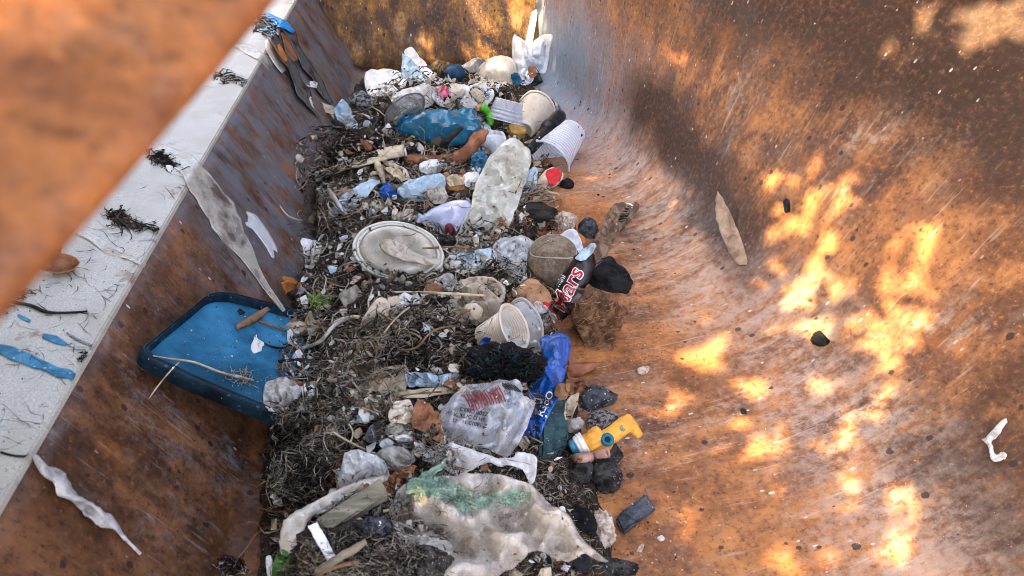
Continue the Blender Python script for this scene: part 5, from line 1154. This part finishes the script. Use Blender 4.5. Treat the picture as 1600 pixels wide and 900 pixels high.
tube('thread', [(182, 512, .001), (200, 540, .001), (212, 566, .001), (230, 584, .001)], .8, M_fibre2, 'fine grey thread on the sloping side by the tray', 'thread')
film('fly_chip', [(276, 802), (284, 798), (290, 806), (282, 811)], M_black, 'tiny black chip on the floor at the lower left', 'chip', lift=.001, crumple=.0006)
film('white_chip', [(262, 690), (266, 682), (274, 684), (270, 700), (264, 714), (260, 712)], M_white, 'small white splinter on the sloping side below the tray', 'splinter', lift=.0008, crumple=.0003, t=.0004)
SHEET = [(880, 905), (950, 600), (900, 300), (860, 100), (860, -10), (1610, -10), (1610, 905)]
flakes('sheet_crumbs', SHEET, 420, [(M_paper, 2), (M_coral, 3), (M_black, 3), (M_twig, 3)], 'tiny white and black crumbs stuck all over the curved rusty side', (.4, 1.2), (0, .0004))
flakes('slope_crumbs', [(470, 5), (350, 250), (160, 560), (40, 905), (420, 905), (410, 640), (440, 440), (470, 200)], 260, [(M_paper, 5), (M_coral, 2), (M_black, 3)], 'tiny pale crumbs scattered on the sloping side', (.5, 1.5), (0, .0004))

strands('loose_fibres', HEAP, 260, [(M_fibre1, 2), (M_fibre2, 2), (M_fibre3, 2), (M_fibre4, 1)], 'single loose fibres and roots fallen over the litter', None, 'stuff', (14, 46), (.35, .9), (.0005, .006))
flakes('loose_crumbs', HEAP, 420, [(M_fibre1, 3), (M_shell, 2), (M_tan, 2), (M_paper, 1), (M_brown, 2)], 'crumbs of shell and leaf fallen over the litter', (1.2, 4), (.0003, .002))

flakes('floor_grit', [(880, 905), (880, 690), (960, 600), (990, 470), (920, 300), (900, 180), (870, 130), (930, 160), (990, 330), (1060, 480), (1040, 620), (1060, 760), (1120, 905)], 620, [(M_fibre1, 4), (M_black, 2), (M_coral, 2), (M_twig, 3), (M_tan, 2)], 'grit and crumbs trailing from the heap onto the rusty floor', (.5, 2.4), (0, .0005), flat=False)
# ---------------------------------------------------------------- the steel plate close by at the upper left
M_beam = rust_material('orange_rusty_plate', (.17, .055, .012), (.32, .108, .022), (.44, .160, .038), kind='Object', wear=.15, spots=.5, seed=.6, stretch=1.0)
def make_plate():
    a0, a1 = (-60, 540), (470, -70)          # its lower edge in the photograph, carried past the frame
    n = 14; V = []
    for i in range(n):
        k = i / (n - 1); px = a0[0] + (a1[0] - a0[0]) * k; py = a0[1] + (a1[1] - a0[1]) * k + 10 * math.sin(k * 3.1)
        q = CAM + ray(px, py) * (.085 + .035 * k)
        away = (RGT * -.80 + UPV * .62).normalized()
        prof = [q + FWD * .010 + away * .004, q + FWD * .004 + away * .0005, q, q - FWD * .001 + away * .003, q - FWD * .002 + away * .012,
                q - FWD * .003 + away * .03, q - FWD * .004 + away * .05, q + FWD * .012 + away * .05]
        V += prof
    m = 8
    FC = [(i * m + j, i * m + (j + 1) % m, (i + 1) * m + (j + 1) % m, (i + 1) * m + j) for i in range(n - 1) for j in range(m)]
    FC += [tuple(range(m)), tuple((n - 1) * m + j for j in reversed(range(m)))]
    o = mesh('steel_plate', V, FC, M_beam)
    tag(o, 'blurred orange rusty steel plate cutting across the top left corner above the white rim', 'steel plate')
make_plate()
# ---------------------------------------------------------------- added unseen tree, its crown thinned to place the sun patches
def lit(px, py, e=0.0):
    """how open the added crown is over this place of the trough (0 shut, 1 open)"""
    def blob(cx, cy, rx, ry, a=0):
        dx, dy = px - cx, py - cy; c, s = math.cos(R(a)), math.sin(R(a))
        u, v = (dx * c + dy * s) / (rx + e), (-dx * s + dy * c) / (ry + e)
        return u * u + v * v < 1 + .7 * nz((px, py, 0), .02, 3)
    for b in LIT:
        if blob(*b): return 3 if b[2] >= 16 else 1
    for b in SOFT:
        if blob(*b): return 2
    return 0
LIT = [(1245, 290, 36, 52, -10), (1290, 380, 62, 70, 0), (1285, 480, 40, 40, 20), (1360, 450, 40, 50, 0), (1330, 590, 36, 40, 30), (1440, 470, 20, 36, 0),
       (1262, 330, 42, 66, -8), (1320, 350, 26, 60, -10), (1300, 430, 70, 60, 20), (1345, 530, 60, 60, 40), (1420, 420, 26, 56, 0), (1375, 620, 26, 38, 20), (1225, 400, 18, 60, 0),
       (1500, 45, 44, 26, 25), (1395, 66, 10, 18, 0), (1440, 58, 16, 12, 0), (1580, 25, 30, 40, 30), (1550, 390, 8, 14, 0),
       (788, 30, 52, 58, 10), (775, -30, 60, 50, 0), (755, 80, 26, 26, 0), (690, 95, 20, 14, -30), (520, 128, 18, 14, 0), (725, 90, 26, 16, 0), (660, 62, 5, 5, 0), (600, 40, 4, 4, 0),
       (1395, 790, 22, 38, 20), (1385, 840, 16, 20, 0), (1290, 845, 16, 12, 0), (1205, 775, 10, 8, 0), (1330, 770, 9, 10, 0), (1270, 820, 10, 8, 0), (1145, 885, 10, 8, 0), (1440, 720, 12, 16, 20),
       (1075, 555, 8, 6, 0), (1110, 500, 6, 6, 0), (985, 545, 6, 6, 0), (1215, 690, 6, 6, 0), (1090, 800, 6, 6, 0), (1255, 635, 8, 18, 30), (1180, 830, 6, 5, 0), (1380, 890, 14, 8, 0), (1050, 690, 5, 5, 0), (1000, 620, 5, 4, 0)]
LIT += [(1060, 640, 8, 6, 0), (1150, 740, 9, 7, 0), (1240, 760, 9, 7, 0), (1120, 850, 9, 7, 0), (1225, 880, 8, 7, 0), (1310, 700, 10, 8, 0), (1020, 760, 7, 6, 0), (1175, 600, 8, 9, 0)]
SOFT = [(1130, 710, 130, 140, 30), (1060, 560, 70, 80, 0), (1130, 150, 120, 22, 40), (1400, 330, 60, 40, 35), (1580, 600, 20, 60, 0), (920, 330, 30, 40, 0)]
def make_tree():
    rnd = random.Random(5)
    D = 1.35; c0 = Vector((.12, .62, .05)); centre = c0 + SUN * D
    e1 = SUN.cross(Vector((0, 0, 1))).normalized(); e2 = e1.cross(SUN)
    root = empty('added_shade_tree', (centre.x - .5, centre.y - .5, -.45), 'unseen leafy tree added behind the trough to shade and dapple it', 'tree')
    V = []; FC = []
    def leaf(p, sz):
        n = (SUN + Vector((rnd.uniform(-.8, .8), rnd.uniform(-.8, .8), rnd.uniform(-.6, .6)))).normalized()
        a = n.orthogonal().normalized(); a = Matrix.Rotation(rnd.uniform(0, 6.28), 3, n) @ a; b = n.cross(a)
        k = len(V); L, W_ = sz, sz * rnd.uniform(.38, .5)
        V.extend([p - a * L * .5, p - a * L * .15 + b * W_ * .5 + n * .1 * sz, p + a * L * .2 + b * W_ * .42, p + a * L * .55, p + a * L * .2 - b * W_ * .42, p - a * L * .15 - b * W_ * .5 + n * .1 * sz])
        FC.append((k, k + 1, k + 2, k + 3, k + 4, k + 5))
    for i in range(56000):
        u, v = rnd.uniform(-1.25, 1.25), rnd.uniform(-1.0, 1.0)
        if (u / 1.25) ** 2 + (v / 1.0) ** 2 > 1: continue
        w = rnd.uniform(-.35, .35)
        p = centre + e1 * u + e2 * v + SUN * w
        r = BVH.ray_cast(p, -SUN)
        if r[0] is not None:
            q = proj(r[0])
            if -100 < q[0] < 1700 and -150 < q[1] < 1000:
                k = lit(q[0], q[1], min(29, .020 / ppm(r[0])))
                if k and rnd.random() > (.20 if k == 1 else .15 if k == 3 else  .72): continue
        leaf(p, rnd.uniform(.034, .066))
    lm = mottled('green_leaf', (.03, .07, .015), (.07, .12, .03), 9, rough=.5)
    mesh('crown', V, FC, lm, root, smooth=False)
    V = []; FC = []
    base = Vector((centre.x - .5, centre.y - .5, -.45))
    def limb(pts, r0, r1):
        k0 = len(V)
        for i, p in enumerate(pts):
            r = r0 + (r1 - r0) * i / (len(pts) - 1)
            for j in range(8):
                an = j * math.pi / 4; V.append(p + Vector((math.cos(an) * r, math.sin(an) * r, 0)) * (1 + .15 * nz(p * 9 + Vector((j, 0, 0)), 1)))
        for i in range(len(pts) - 1):
            for j in range(8): FC.append((k0 + i * 8 + j, k0 + i * 8 + (j + 1) % 8, k0 + i * 8 + 8 + (j + 1) % 8, k0 + i * 8 + 8 + j))
    fork = base + Vector((.15, .1, 1.2))
    limb([base, base + Vector((.03, .05, .5)), fork], .12, .08)
    for k in range(6):
        e = centre + e1 * rnd.uniform(-.9, .9) + e2 * rnd.uniform(-.7, .7); limb([fork, fork.lerp(e, .5) + Vector((0, 0, .12)), e], .05, .012)
    mesh('trunk', V, FC, mottled('bark', (.09, .065, .045), (.18, .14, .10), 30, rough=.9), root)
make_tree()
